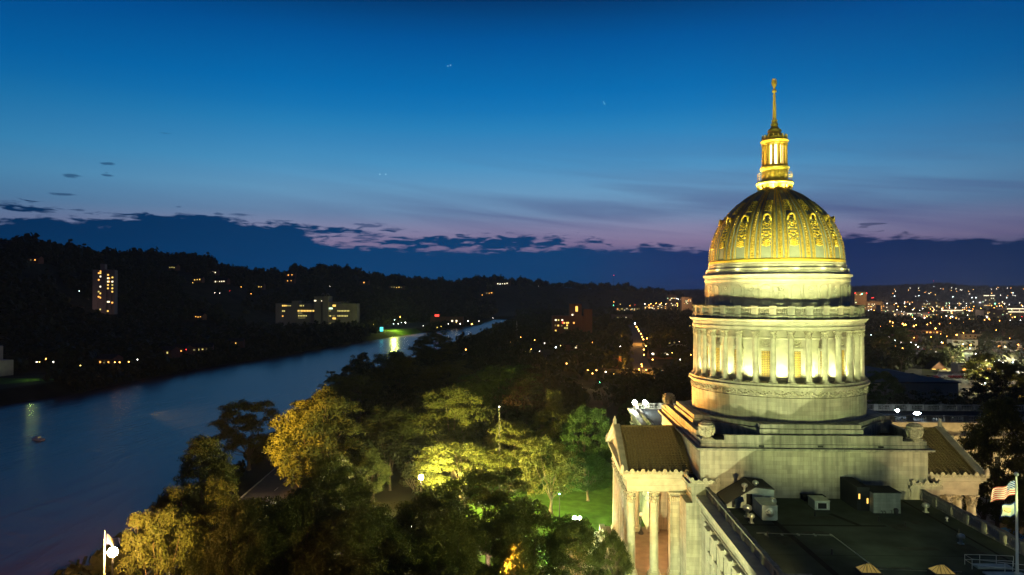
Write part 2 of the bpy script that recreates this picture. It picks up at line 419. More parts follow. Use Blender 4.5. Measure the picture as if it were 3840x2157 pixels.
# --- drum base with garland frieze
mb = MB()
mb.lathe([(13.75, 29.9), (13.75, 36.45), (13.86, 36.5), (13.86, 36.62), (13.72, 36.66), (13.72, 37.75), (13.9, 37.8), (13.98, 37.95), (14.25, 38.05), (14.3, 38.3), (14.0, 38.42), (13.95, 38.75), (10.6, 38.76)], 128)
drum_base = mb.build('drum_base', 'stone', cap)
mb = MB()
for k in range(32):
    a0 = CA[k]; st = BAY / 2
    for q in range(7):          # swag of the garland
        a = a0 + st * (q + .8) / 8.6; h = 37.55 - .62 * math.sin(PI * (q + .5) / 7)
        mb.ball(pol(13.76, a, h), .17 + .05 * math.sin(PI * (q + .5) / 7), nu=6, nv=4)
    mb.ball(pol(13.74, a0 + st / 2, 37.42), .22, nu=8, nv=4)
    mb.M = Matrix.Translation(pol(13.74, a0, 0)) @ Matrix.Rotation(a0, 4, 'Z')
    mb.box(-.05, .1, -.13, .13, 36.7, 37.6); mb.ball((.1, .28, 37.25), .15, nu=6, nv=4); mb.ball((.1, -.28, 37.25), .15, nu=6, nv=4); mb.box(-.05, .12, -.3, .3, 36.72, 36.82)
    mb.M = None
mb.build('garland_frieze', 'stone_carved', drum_base)

# --- inner drum behind the columns
mb = MB()
mb.lathe([(11.2, 38.76), (11.35, 38.8), (11.35, 39.3), (11.2, 39.4), (11.2, 45.3), (11.35, 45.4), (11.35, 45.6), (11.2, 45.65), (11.2, 46.7), (13.6, 46.72)], 128)
inner = mb.build('inner_drum', 'stone_plain', cap)
wm = MB()
wm.box(-.12, .06, -.66, .66, 39.5, 43.5, 0)
for s in (-1, 1): wm.box(-.1, .14, s * .66, s * .86, 39.3, 43.7, 1)
wm.box(-.1, .2, -.95, .95, 43.5, 43.95, 1); wm.box(-.1, .18, -.85, .85, 39.2, 39.5, 1)
for q in (-.33, 0, .33): wm.box(.06, .1, q - .03, q + .03, 39.5, 43.5, 2)
for q in range(1, 7): wm.box(.06, .11, -.66, .66, 39.5 + q * .57 - .03, 39.5 + q * .57 + .03, 2)
wm.box(.06, .12, -.66, .66, 42.5, 42.65, 2)
W0 = wm.build('drum_window', ['drum_window', 'stone_plain', 'gold_dark'], inner)
W0.location = pol(11.2, WA[0], 0); W0.rotation_euler = (0, 0, WA[0])
for k in range(1, 16): inst('drum_window', W0, inner, pol(11.2, WA[k], 0), WA[k])
pm = MB(); pm.box(-.1, .06, -.8, .8, 44.1, 45.15, 0)
for q in range(9):
    tq = (q / 8 * 2 - 1); pm.ball((.1, tq * .6, 44.75 - .42 * (1 - tq * tq)), .11, 0, 6, 4)
pm.ball((.1, 0, 44.8), .14, 0, 6, 4)
P0 = pm.build('garland_panel', 'stone_carved', inner); P0.location = pol(11.2, WA[0], 0); P0.rotation_euler = (0, 0, WA[0])
for k in range(1, 16): inst('garland_panel', P0, inner, pol(11.2, WA[k], 0), WA[k])

# --- corinthian columns
def corinthian(name, r, z0, z1, caph, parent, mats=('stone_plain', 'stone_carved'), base=True, n=20, plinth=.0, taper=.86):
    b = r * 1.38; mb = MB(); zb = z0 + (r * 1.0 if base else 0); zc = z1 - caph
    H = zc - zb
    mb.lathe([(r * 1.02, zb), (r, zb + .1 * r)] + [(r * (1 - (1 - taper) * (q / 6) ** 1.7), zb + H * q / 6) for q in range(1, 7)] + [(r * .98, zc - .02), (r * .98, zc + .06), (r * .8, zc + .08)], n)
    col = mb.build(name, mats[0], parent)
    if base:
        mb = MB(); mb.box(-b, b, -b, b, z0 - plinth, z0 + r * .35)
        mb.lathe([(b * .98, z0 + r * .35), (b * 1.0, z0 + r * .48), (b * .92, z0 + r * .6), (r * 1.12, z0 + r * .66), (r * 1.14, z0 + r * .76), (r * 1.22, z0 + r * .85), (r * 1.18, z0 + r * .95), (r, z0 + r * 1.02)], n)
        mb.build('column_base', mats[0], col)
    mb = MB(); rc = r * .84
    mb.lathe([(rc, zc + .04), (rc, zc + caph * .5), (rc * 1.12, zc + caph * .75), (rc * 1.32, zc + caph * .86)], 16)
    for row, (zz, off, rr) in enumerate(((.30, 0, 1.16), (.55, PI / 8, 1.24))):
        for q in range(8):
            a = off + q * PI / 4
            p = [Vector(pol(rc * .98, a, zc + caph * (zz - .28))), Vector(pol(rc * 1.1, a, zc + caph * (zz - .05))), Vector(pol(rc * rr * 1.08, a, zc + caph * zz)), Vector(pol(rc * rr * 1.22, a, zc + caph * (zz - .07)))]
            mb.tube(p, [r * .17, r * .19, r * .15, r * .07], 5)
    for q in range(4):
        a = PI / 4 + q * PI / 2
        mb.tube([pol(rc * 1.05, a, zc + caph * .5), pol(rc * 1.35, a, zc + caph * .72), pol(rc * 1.75, a, zc + caph * .84), pol(rc * 1.6, a, zc + caph * .70)], [r * .1, r * .13, r * .16, r * .08], 5)
        a = q * PI / 2; mb.ball(pol(rc * 1.38, a, zc + caph * .88), r * .17, 0, 6, 4)
    pts = []
    for q in range(4):      # concave-sided abacus
        a = PI / 4 + q * PI / 2
        for da, rr in ((-.08, 1.98), (.08, 1.98), (PI / 4 - .25, 1.36), (PI / 4, 1.3), (PI / 4 + .25, 1.36)):
            pts.append((rc * rr * math.cos(a + da), rc * rr * math.sin(a + da)))
    mb.poly(pts, zc + caph * .88, z1)
    mb.build('column_capital', mats[1], col)
    return col
C0 = corinthian('peristyle_column', .47, 38.76, 46.68, 1.2, cap, n=18)
C0.location = pol(13.05, CA[0], 0); C0.rotation_euler = (0, 0, CA[0])
for k in range(1, 32): inst('peristyle_column', C0, cap, pol(13.05, CA[k], 0), CA[k])

# --- entablature of the peristyle
mb = MB()
mb.lathe([(12.55, 46.70), (13.5, 46.69), (13.52, 46.95), (13.6, 46.96), (13.6, 47.2), (13.66, 47.22), (13.66, 47.3), (13.5, 47.34), (13.5, 47.75), (13.7, 47.8), (13.72, 48.0), (14.0, 48.1), (14.12, 48.4), (13.2, 48.55), (11.4, 48.6)], 128)
for k in range(192):
    a = 2 * PI * k / 192; mb.M = Matrix.Translation(pol(13.66, a, 0)) @ Matrix.Rotation(a, 4, 'Z'); mb.box(-.05, .12, -.12, .12, 47.82, 47.97)
mb.M = None
mb.build('drum_entablature', 'stone_plain', cap)
BAL = [(.10, 0), (.10, .06), (.055, .12), (.115, .30), (.10, .42), (.05, .62), (.05, .72), (.095, .80), (.095, .86)]
def baluster(mb, x, y, z, h, n=6, mat=0, s=1.0): mb.lathe([(r * s, z + q * h / .86) for r, q in BAL], n, mat, x, y)
mb = MB()
mb.lathe([(13.15, 48.56), (13.42, 48.57), (13.42, 48.85), (13.55, 48.9), (13.55, 49.05), (13.42, 49.1), (13.42, 49.22), (13.0, 49.24), (13.0, 48.56)], 128)
mb.lathe([(12.98, 50.12), (13.48, 50.12), (13.52, 50.3), (13.44, 50.42), (13.0, 50.42), (12.98, 50.12)], 128)
for k in range(32):
    a = CA[k]
    mb.M = Matrix.Rotation(a, 4, 'Z'); mb.box(12.95, 13.5, -.5, .5, 49.1, 50.2); mb.box(13.4, 13.56, -.32, .32, 49.3, 50.0); mb.box(12.9, 13.58, -.54, .54, 50.3, 50.5); mb.box(13.3, 13.62, -.52, .52, 48.6, 49.0); mb.M = None
    for q in range(7):
        aa = a + BAY / 2 * (.5 + (q - 3) * .098); x, y, _ = pol(13.22, aa, 0); baluster(mb, x, y, 49.24, .88, 6, 0, 1.15)
mb.build('drum_balustrade', 'stone_weathered', cap)

# --- upper drum with niches and relief panels
mb = MB()
mb.lathe([(11.5, 48.5), (11.5, 50.6), (11.45, 50.7), (11.45, 54.3), (11.55, 54.4), (11.58, 54.65), (11.5, 54.7), (11.5, 55.0), (11.8, 55.15), (11.9, 55.4), (11.6, 55.5), (11.45, 55.55), (11.4, 55.95), (11.3, 56.0), (11.3, 56.4), (11.0, 56.45), (10.95, 57.0), (10.85, 57.05), (10.85, 57.35), (10.3, 57.4)], 128)
upper = mb.build('upper_drum', 'stone_plain', cap)
nm = MB()
# arched surround and recessed back (the niche is a shallow moulded recess standing proud of the wall)
arch = [(-.62, 50.2), (.62, 50.2), (.62, 53.0)] + [(.62 * math.cos(x), 53.0 + .62 * math.sin(x)) for x in [PI * q / 10 for q in range(1, 10)]] + [(-.62, 53.0)]
n_ = len(arch)
outer = [(x * 1.22, (z if i in (0, 1) else z + (.14 if z > 53.05 else 0))) for i, (x, z) in enumerate(arch)]
nm.add([(.04, x, z) for x, z in outer] + [(.12, x, z) for x, z in outer] + [(.12, x, z) for x, z in arch] + [(-.32, x * .98, z) for x, z in arch],
       [(i, (i + 1) % n_, n_ + (i + 1) % n_, n_ + i) for i in range(n_)] + [(n_ + i, n_ + (i + 1) % n_, 2 * n_ + (i + 1) % n_, 2 * n_ + i) for i in range(n_)] + [(2 * n_ + i, 2 * n_ + (i + 1) % n_, 3 * n_ + (i + 1) % n_, 3 * n_ + i) for i in range(n_)], 0)
nm.add([(.02, x * .98, z) for x, z in arch], [tuple(range(n_))], 1)
N0 = nm.build('arched_niche', ['stone_plain', 'stone_plain'], upper); N0.location = pol(11.43, WA[0], 0); N0.rotation_euler = (0, 0, WA[0])
for k in range(1, 16): inst('arched_niche', N0, upper, pol(11.43, WA[k], 0), WA[k])
pm = MB()
for (y0, y1, z0, z1) in ((-1.15, 1.15, 53.75, 53.85), (-1.15, 1.15, 50.9, 51.0), (-1.15, -1.05, 51, 53.75), (1.05, 1.15, 51, 53.75)): pm.box(-.12, .06, y0, y1, z0, z1)
pm.torus((.03, 0, 53.1), (1, 0, 0), .42, .06, 0, 20, 6); pm.ball((0, 0, 53.1), .16, 0, 8, 5, (.5, 1, 1)); pm.box(-.1, .05, -.3, .3, 51.6, 52.3); pm.torus((.03, 0, 51.9), (1, 0, 0), .5, .05, 0, 14, 5, PI, 2 * PI)
P1 = pm.build('relief_panel', 'stone_plain', upper); P1.location = pol(11.45, WA[0] + BAY / 2, 0); P1.rotation_euler = (0, 0, WA[0] + BAY / 2)
for k in range(1, 16): inst('relief_panel', P1, upper, pol(11.45, WA[k] + BAY / 2, 0), WA[k] + BAY / 2)

# --- dome
DP = [(10.62, 57.4), (10.62, 57.9), (10.6, 58.5), (10.5, 59.4), (10.3, 60.4), (10.0, 61.6), (9.57, 62.8), (9.0, 63.95), (8.22, 65.1), (7.2, 66.3), (5.95, 67.47), (4.6, 68.6), (3.4, 69.3), (2.6, 69.7)]
mb = MB(); mb.lathe(DP, 128)
dome = mb.build('dome', 'lead_paint', cap)
def dr(z): return interp(z, [(b, a) for a, b in DP])
def dsurf(a, z, off=0):
    r0, r1 = dr(z - .15), dr(z + .15); n = Vector((.3, 0, r0 - r1)).normalized()      # (radial, z)
    r = dr(z) + n.x * off; return Vector((r * math.cos(a), r * math.sin(a), z + n.z * off)), Vector((n.x * math.cos(a), n.x * math.sin(a), n.z)), Vector((-math.sin(a), math.cos(a), 0))
zs = [57.9 + (69.6 - 57.9) * (q / 26) for q in range(27)]
rb = MB()
prev = None; sect = [(-1, .02, 1), (-.9, .16, 0), (-.56, .16, 0), (-.5, .08, 1), (-.36, .08, 1), (-.3, .2, 0), (.3, .2, 0), (.36, .08, 1), (.5, .08, 1), (.56, .16, 0), (.9, .16, 0), (1, .02, 1)]
for z in zs:
    hw = min(.098 * dr(z) + .12, 1.15); row = []
    if z > 67: hw = max(.3, hw * (1 - (z - 67) * .10))
    for s, h, _ in sect:
        p, n, t_ = dsurf(0, z, h); row.append(tuple(p + t_ * s * hw))
    if prev:
        k = len(row); vs = prev + row
        for i in range(k - 1): rb.add([vs[i], vs[i + 1], vs[k + i + 1], vs[k + i]], [(0, 1, 2, 3)], 0 if (sect[i][2] == 0 and sect[i + 1][2] == 0) else 1)
    prev = row
z = 58.2
while z < 65.5:      # beading down the middle of the rib
    p, n, t_ = dsurf(0, z, .24); rb.ball(tuple(p), .13, 0, 6, 4); z += .42
ri = rb.build('dome_rib', ['gold_dark', 'lead_paint'], dome); ri.rotation_euler = (0, 0, WA[0] + BAY / 2)
for k in range(1, 16): inst('dome_rib', ri, dome, (0, 0, 0), WA[k] + BAY / 2)
# beading is gold: separate bright strip
om = MB()
def leafy(z, dy, s, ang=0):
    p, n, t_ = dsurf(dy / dr(z), z, .1); b = n.cross(t_)
    d = (math.cos(ang) * t_ + math.sin(ang) * b)
    om.tube([p - d * s * .5, p + n * .06, p + d * s * .5], [.05, .13, .03], 5)
def ringo(z, s, r=.06):
    p, n, t_ = dsurf(0, z, .1); om.torus(p, n, s, r, 0, 16, 5)
for s in (-1, 1):      # thin gold frame of the panel
    pr = [dsurf(s * (.098 - .004) * 0 + s * (BAY / 2 - min(.098 * dr(z) + .2, 1.22) / dr(z)), z, .06)[0] for z in zs[:22]]
    om.tube(pr, .05, 4)
for z, sp in ((59.9, 1), (60.15, .8), (60.45, .9), (60.7, .5)):
    for s in (-1, 1): leafy(z, s * .28 * sp, .55, s * .5); leafy(z + .1, s * .55 * sp, .3, s * 1.2)
    leafy(z, 0, .4, PI / 2)
ringo(61.55, .52); ringo(61.9, .36, .05)
for s in (-1, 1):
    leafy(61.2, s * .6, .5, .9 * s); leafy(61.7, s * .62, .5, -.9 * s); leafy(62.1, s * .45, .4, .8 * s)
    leafy(61.55, s * .15, .6, .8 * s)
ringo(63.0, .5); ringo(63.2, .25, .09)
for s in (-1, 1): leafy(62.6, s * .5, .45, -.8 * s); leafy(63.3, s * .55, .4, 1.0 * s); leafy(63.6, s * .3, .4, -.6 * s)
for z in (65.6, 65.95, 66.3, 66.65, 67.0, 67.3):
    for s in (-1, 1): leafy(z, s * .42 * dr(z) / 8, .5 * dr(z) / 8 + .12, s * rnd.uniform(-1, 1)); leafy(z + .12, s * .2, .3, s * rnd.uniform(.3, 1.2))
    leafy(z, 0, .32, PI / 2)
on = om.build('panel_ornament', 'gold', dome); on.rotation_euler = (0, 0, WA[0])
for k in range(1, 16): inst('panel_ornament', on, dome, (0, 0, 0), WA[k])
oc = MB(); p, n, t_ = dsurf(0, 64.35, .1)
cx0 = p.x
oc.ball((cx0 - .1, 0, 64.5), .44, 1, 10, 8)
oc.torus((cx0 + .32, 0, 64.5), (1, 0, .15), .46, .15, 0, 16, 8, -.2 * PI, 1.2 * PI, up=(0, 1, 0))
oc.tube([(cx0 + .35, -.45, 64.45), (cx0 + .25, -.6, 64.0), (cx0 + .2, -.3, 63.85)], [.12, .1, .05], 6); oc.tube([(cx0 + .35, .45, 64.45), (cx0 + .25, .6, 64.0), (cx0 + .2, .3, 63.85)], [.12, .1, .05], 6)
oc.lathe([(.5, 0), (.5, .75)], 12, 0); 
for i in range(len(oc.v) - 26, len(oc.v)):
    if i >= 0 and i < len(oc.v):
        x, y, z = oc.v[i]
        if abs(z) < .01 or abs(z - .75) < .01: oc.v[i] = (cx0 - .5 + z * 1.0, y, 64.5 + x)
o_ = oc.build('oculus_window', ['gold', 'window_dark'], dome); o_.rotation_euler = (0, 0, WA[0])
for k in range(1, 16): inst('oculus_window', o_, dome, (0, 0, 0), WA[k])
mb = MB(); mb.lathe([(10.65, 57.38), (10.85, 57.42), (10.85, 57.75), (10.7, 57.85), (10.62, 57.95)], 96)
mb.build('dome_gold_band', 'gold', dome)

# --- lantern
mb = MB()
mb.lathe([(2.55, 69.6), (2.75, 69.75), (2.7, 70.0), (2.55, 70.1), (2.55, 70.75), (2.95, 70.85), (3.05, 71.05), (3.0, 71.2), (2.85, 71.35), (2.2, 71.38), (2.15, 71.5), (2.12, 73.2), (2.2, 73.3), (2.38, 73.6), (2.35, 73.8), (2.1, 73.9), (2.05, 74.1), (0, 74.12)], 48)
for k in range(16):
    a = 2 * PI * k / 16; mb.M = Matrix.Rotation(a, 4, 'Z'); mb.box(2.5, 2.85, -.14, .14, 70.1, 70.8); mb.M = None
lan = mb.build('lantern_base', 'gold', cap)
mb = MB()
for k in range(24):
    a = 2 * PI * k / 24; x, y, _ = pol(2.78, a, 0); mb.tube([(x, y, 71.3), (x, y, 72.75)], .02, 4)
for z in (71.9, 72.3, 72.72): mb.torus((0, 0, z), (0, 0, 1), 2.78, .03, 0, 32, 4)
mb.build('lantern_railing', 'gold_dark', lan)
L0 = corinthian('lantern_column', .2, 74.1, 77.7, .5, cap, mats=('gold', 'gold'), n=10)
LA = [WA[0] + 2 * PI * k / 12 for k in range(12)]
L0.location = pol(1.88, LA[0], 0); L0.rotation_euler = (0, 0, LA[0])
for k in range(1, 12): inst('lantern_column', L0, cap, pol(1.88, LA[k], 0), LA[k])
mb = MB()
for k in range(12):
    a = LA[k] + PI / 12; mb.M = Matrix.Rotation(a, 4, 'Z'); mb.box(1.3, 1.36, -.2, .2, 74.2, 77.5); mb.M = None
mb.build('lantern_window', 'lantern_glass', cap) if 'lantern_glass' in MATS else (emis('lantern_glass', (1, .80, .42), 3.2), mb.build('lantern_window', 'lantern_glass', cap))
mb = MB()
for k in range(12): mb.M = Matrix.Rotation(LA[k], 4, 'Z'); mb.box(1.15, 1.5, -.13, .13, 74.1, 77.7); mb.M = None
mb.lathe([(1.2, 77.5), (1.95, 77.68), (2.1, 77.7), (2.1, 77.95), (2.25, 78.05), (2.32, 78.25), (2.1, 78.35), (2.0, 78.4), (1.95, 78.9), (1.8, 78.95), (1.5, 79.1), (1.2, 79.45), (1.02, 79.7), (1.1, 79.8), (1.1, 80.2), (.95, 80.25), (.75, 80.45), (.55, 80.8), (.5, 80.95), (.62, 81.05), (.62, 81.25), (.45, 81.3), (.42, 81.6), (.5, 81.75), (.5, 81.85), (.33, 81.9)], 36)
for k in range(16):
    a = 2 * PI * k / 16; mb.M = Matrix.Rotation(a, 4, 'Z'); mb.box(1.8, 2.08, -.08, .08, 78.4, 79.1); mb.ball((1.95, 0, 79.2), .13, 0, 6, 4); mb.M = None
    if k % 2: mb.ball(pol(1.07, a, 80.0), .1, 0, 6, 4)
top = mb.build('lantern_roof', 'gold', cap)
mb = MB(); mb.lathe([(.31, 81.85), (.28, 83.5), (.2, 86.0), (.24, 86.1), (.24, 86.25), (.12, 86.35), (.16, 86.5)], 16)
pts = [pol(.31 - .1 * q / 40, q * .55, 82 + 4.0 * q / 40) for q in range(41)]; mb.tube(pts, .035, 5)
mb.build('spire', 'gold', cap)
mb = MB(); mb.ball((0, 0, 86.85), .38, 0, 14, 9); mb.lathe([(.14, 87.15), (.2, 87.3), (.1, 87.4)], 10)
mb.build('spire_ball', 'gold', cap)
mb = MB()      # eagle with folded raised wings
mb.tube([(0, 0, 87.35), (0, 0, 87.8), (-.02, -.05, 88.3), (-.08, -.1, 88.62), (-.12, -.16, 88.8)], [.16, .3, .26, .17, .1], 10); mb.ball((-.12, -.2, 88.84), .14, 0, 8, 6); mb.tube([(-.14, -.3, 88.84), (-.16, -.42, 88.76)], [.05, .01], 5)
for s in (-1, 1): mb.tube([(s * .14, 0, 87.6), (s * .3, .06, 88.1), (s * .3, .05, 88.7), (s * .18, .02, 89.1)], [.14, .17, .12, .02], 6)
mb.build('eagle_finial', 'gold', cap)

# --- stepped octagonal plinth and attic block
def octa(a, b): return [(-b, -a), (b, -a), (a, -b), (a, b), (b, a), (-b, a), (-a, b), (-a, -b)]
mb = MB()
mb.poly(octa(14.6, 6.6), 32.35, 33.0); mb.poly(octa(14.9, 6.8), 31.7, 32.3); mb.poly(octa(14.6, 6.6), 30.3, 31.7); mb.poly(octa(14.35, 6.5), 32.3, 32.35)
for s in (0, 1, 2, 3):
    mb.M = Matrix.Rotation(s * PI / 2, 4, 'Z'); mb.box(-7.3, 7.3, -15.3, -13, 32.42, 33.03); mb.box(-7.5, 7.5, -15.55, -13, 31.75, 32.37); mb.box(-7.3, 7.3, -15.3, -13, 30.3, 31.75); mb.M = None
mb.build('stepped_plinth', 'stone_weathered', cap)
def sq(a): return [(-a, -a), (a, -a), (a, a), (-a, a)]
mb = MB(); mb.poly(sq(16.3), 8, 29.35)
att = mb.build('attic_wall', 'stone', cap)
mb = MB(); mb.poly(sq(16.45), 29.35, 29.5); mb.poly(sq(17.0), 29.5, 29.78)
mb.build('attic_cornice', 'stone_weathered', att)
mb = MB()
for s in range(4):
    mb.M = Matrix.Rotation(s * PI / 2, 4, 'Z')
    mb.box(-16.35, 16.35, -16.35, -15.6, 29.78, 30.3); mb.box(-16.2, 16.2, -16.2, -15.6, 30.3, 30.85); mb.box(-12.8, 12.8, -16.17, -15.5, 30.85, 31.6)
    mb.M = None
mb.build('attic_parapet', 'stone_weathered', att)
mb = MB(); mb.poly(sq(15.55), 29.6, 30.35); mb.build('attic_roof', 'black_roof', att)
mb = MB()
for x in (-7.9, .6, 9.2): mb.box(x, x + .8, -16.365, -16.3, 29.9, 30.2)
mb.build('scupper', 'window_dark', att)
um = MB(); um.box(-1.0, 1.0, -1.0, 1.0, 0, .25); um.box(-.75, .75, -.75, .75, .25, .45)
um.lathe([(.55, .45), (.75, .6), (.95, 1.2), (1.05, 1.7), (.98, 2.0), (1.12, 2.15), (1.12, 2.3), (.85, 2.4), (.8, 2.55), (.2, 2.7)], 16)
for q in range(8):
    a = q * PI / 4 + PI / 8; um.tube([pol(.95, a, .7), pol(1.1, a, 1.4), pol(1.15, a, 2.0)], [.1, .16, .08], 5)
    for w_ in range(5): um.ball(pol(1.06, a + PI / 4 * (w_ + .5) / 5, 1.75 - .25 * math.sin(PI * (w_ + .5) / 5)), .12, 0, 5, 4)
U0 = um.build('corner_urn', 'stone_carved', cap); U0.location = (-15.2, -15.2, 30.7)
for x, y in ((15.0, -15.2), (-15.2, 15.2), (15.0, 15.2)): inst('corner_urn', U0, cap, (x, y, 30.7), .3)

# --- wings
def balus_line(mb, p0, p1, z, h=1.35, bay=3.6, th=.42, per=7, seg=6, mat=0):
    p0 = Vector((*p0, 0)); p1 = Vector((*p1, 0)); d = p1 - p0; L = d.length; nb = max(1, round(L / bay)); a = math.atan2(d.y, d.x)
    mb.M = Matrix.Translation(p0) @ Matrix.Rotation(a, 4, 'Z'); b = L / nb
    mb.box(0, L, -th / 2, th / 2, z, z + .32, mat); mb.box(0, L, -th / 2 - .05, th / 2 + .05, z + h - .2, z + h, mat)
    for i in range(nb + 1):
        x = i * b; w = .55; mb.box(max(0, x - w), min(L, x + w), -th / 2 - .03, th / 2 + .03, z + .02, z + h - .1, mat)
        mb.box(max(-.05, x - w - .05), min(L + .05, x + w + .05), -th / 2 - .09, th / 2 + .09, z + h - .17, z + h + .06, mat)
        mb.box(max(0, x - w * .7), min(L, x + w * .7), -th / 2 - .07, th / 2 + .07, z + .4, z + h - .35, mat)
    for i in range(nb):
        for q in range(per):
            x = i * b + .55 + (b - 1.1) * (q + .5) / per; baluster(mb, x, 0, z + .32, h - .52, seg, mat, 1.2)
    mb.M = None
EY = -78
mb = MB(); mb.poly([(-16.2, EY), (16.2, EY), (16.2, -16.3), (-16.2, -16.3)], 0, 21.4)
ew = mb.build('east_wing', 'stone', cap)
mb = MB()
for s in (-1, 1):
    x = s * 16.2; mb = MB()
    for (o, z0, z1) in ((.12, 20.1, 20.35), (.2, 21.2, 21.55), (.35, 21.55, 21.85), (.85, 22.1, 22.75), (.6, 21.85, 22.1)):
        mb.box(x - s * .6, x + s * o, EY - o, -16.3 if s > 0 else -16.31, z0, z1)
    for k in range(56): mb.box(x, x + s * .4, -17.2 - k * 1.08, -17.6 - k * 1.08, 21.86, 22.08)
    mb.build('wing_cornice', 'stone_plain', ew)
mb = MB(); mb.box(-16.15, 16.15, EY + .05, -16.32, 21.4, 22.5); mb.build('flat_roof', 'membrane', ew)
mb = MB(); 
def strip(mb, pts, wd, z, mat=0):
    for (x0, y0), (x1, y1) in zip(pts, pts[1:]):
        d = Vector((x1 - x0, y1 - y0)).normalized() * wd / 2; mb.add([(x0 - d.y, y0 + d.x, z), (x0 + d.y, y0 - d.x, z), (x1 + d.y, y1 - d.x, z), (x1 - d.y, y1 + d.x, z)], [(0, 1, 2, 3)], mat)
strip(mb, [(-9.2, -26.5), (-8.4, -48), (-8.0, -70)], .75, 22.506); strip(mb, [(-14.5, -28.6), (4.5, -28.3)], .5, 22.510); strip(mb, [(-.6, -23.5), (1.2, -28.2)], .7, 22.514)
strip(mb, [(-14.8, -39), (14.6, -38.4)], .12, 22.506); strip(mb, [(-14.8, -49), (14.6, -48.4)], .12, 22.506); strip(mb, [(12.3, -17), (12.6, -60)], .35, 22.506)
mb.build('roof_seam', 'membrane_seam', ew)
mb = MB(); balus_line(mb, (-15.4, -16.4), (-15.4, -49.6), 22.4, 1.6, 3.6); wl = mb.build('roof_balustrade', 'stone_weathered', ew)
mb = MB(); balus_line(mb, (15.3, -16.4), (15.3, -74), 22.4, 1.6, 3.6); mb.build('roof_balustrade', 'stone_weathered', ew)
mb = MB(); mb.box(-16.1, -13.2, -53.5, -49.75, 21.6, 24.3); mb.box(-16.3, -13.0, -53.7, -49.55, 24.3, 24.55); mb.box(-14.6, -14.2, EY, -53.7, 22.4, 24.0)
mb.build('parapet_block', 'stone_weathered', ew)
# windows and pilaster strips of the south wall
wi = MB()
for (z0, z1) in ((16.5, 19.3), (11.7, 14.9), (7, 10)):
    wi.box(-.03, .06, -.7, .7, z0, z1, 0)
    for s in (-1, 1): wi.box(-.3, .02, s * .7, s * .95, z0 - .2, z1 + .2, 1)
    wi.box(-.34, .02, -1.1, 1.1, z0 - .45, z0 - .05, 1)
    wi.box(-.05, .0, -.03, .03, z0, z1, 1); wi.box(-.05, .0, -.7, .7, (z0 + z1) / 2 - .03, (z0 + z1) / 2 + .03, 1)
wi.box(-.75, .02, -1.15, 1.15, 19.5, 19.8, 1); wi.box(-.5, .02, -1.0, -.75, 18.9, 19.5, 1); wi.box(-.5, .02, .75, 1.0, 18.9, 19.5, 1); wi.box(-.28, .02, -.7, .7, 15.1, 16.05, 1)
V0 = wi.build('wing_window', ['window_dark', 'stone_plain'], ew); V0.location = (-16.2, -22.1, 0)
for k in range(1, 12): inst('wing_window', V0, ew, (-16.2, -22.1 - 3.6 * k, 0))
mb = MB()
for k in range(14): mb.box(-16.5, -16.19, -19.9 - 3.6 * k, -20.7 - 3.6 * k, 0, 20.1); mb.box(-16.62, -16.19, -19.8 - 3.6 * k, -20.8 - 3.6 * k, 19.6, 20.1)
mb.build('pilaster_strip', 'stone_plain', ew)

mb = MB(); mb.poly([(-16.2, 16.3), (16.2, 16.3), (16.2, 64), (-16.2, 64)], 0, 21.4)
ww = mb.build('west_wing', 'stone', cap)
mb = MB(); mb.box(-16.1, 16.1, 16.32, 63.9, 21.4, 22.5); mb.build('flat_roof', 'black_roof', ww)
mb = MB()
for s in (-1, 1):
    x = s * 16.2
    mb = MB()
    for (o, z0, z1) in ((.12, 20.1, 20.35), (.2, 21.2, 21.55), (.85, 22.1, 22.75), (.6, 21.55, 22.1)): mb.box(x - s * .6, x + s * o, 16.31, 64 if s < 0 else 45.2, z0, z1)
    mb.build('wing_cornice', 'stone_plain', ww)
mb = MB(); balus_line(mb, (-15.4, 16.5), (-15.4, 63.8), 22.4, 1.6, 3.6, per=6, seg=5); balus_line(mb, (15.3, 16.5), (15.3, 46.5), 22.4, 1.6, 3.6, per=6, seg=5); balus_line(mb, (-15.4, 63.6), (15.3, 63.6), 22.4, 1.6, 3.6, per=6, seg=5)
mb.build('roof_balustrade', 'stone_weathered', ww)
V = inst('wing_window', V0, ww, (-16.2, 20, 0))
for k in range(1, 12): inst('wing_window', V0, ww, (-16.2, 20 + 3.6 * k, 0))

# transverse block on the right beyond the dome
mb = MB(); mb.poly([(16.25, 46), (84, 46), (84, 64), (16.25, 64)], 0, 21.4)
tw = mb.build('north_block', 'stone_plain', cap)
mb = MB(); mb.box(16.3, 83.9, 46.1, 63.9, 21.4, 22.5); mb.build('flat_roof', 'black_roof', tw)
mb = MB()
for (o, z0, z1) in ((.1, 19.6, 19.9), (.2, 20.8, 21.2), (.45, 21.2, 21.6), (.9, 22.2, 22.8), (.7, 21.6, 22.2)): mb.box(17.2, 84 + o, 46 - o, 46.3, z0, z1)
mb.box(16.3, 84, 45.75, 46, 0, 6)
mb.build('wing_cornice', 'stone_plain', tw)
mb = MB(); balus_line(mb, (17, 46.7), (84, 46.7), 22.5, 1.6, 4.1, per=8, seg=5); balus_line(mb, (17, 63.5), (84, 63.5), 22.5, 1.6, 4.1, per=8, seg=5)
mb.build('roof_balustrade', 'stone_weathered', tw)
wi = MB()
for (z0, z1) in ((16.3, 19.0), (11.8, 14.8), (7, 10)):
    wi.box(-.7, .7, -.04, .1, z0, z1, 0)
    for s in (-1, 1): wi.box(s * .7, s * .95, -.3, .02, z0 - .2, z1 + .2, 1)
    wi.box(-1.1, 1.1, -.34, .02, z0 - .45, z0 - .1, 1); wi.box(-.7, .7, -.08, 0, (z0 + z1) / 2 - .04, (z0 + z1) / 2 + .04, 1)
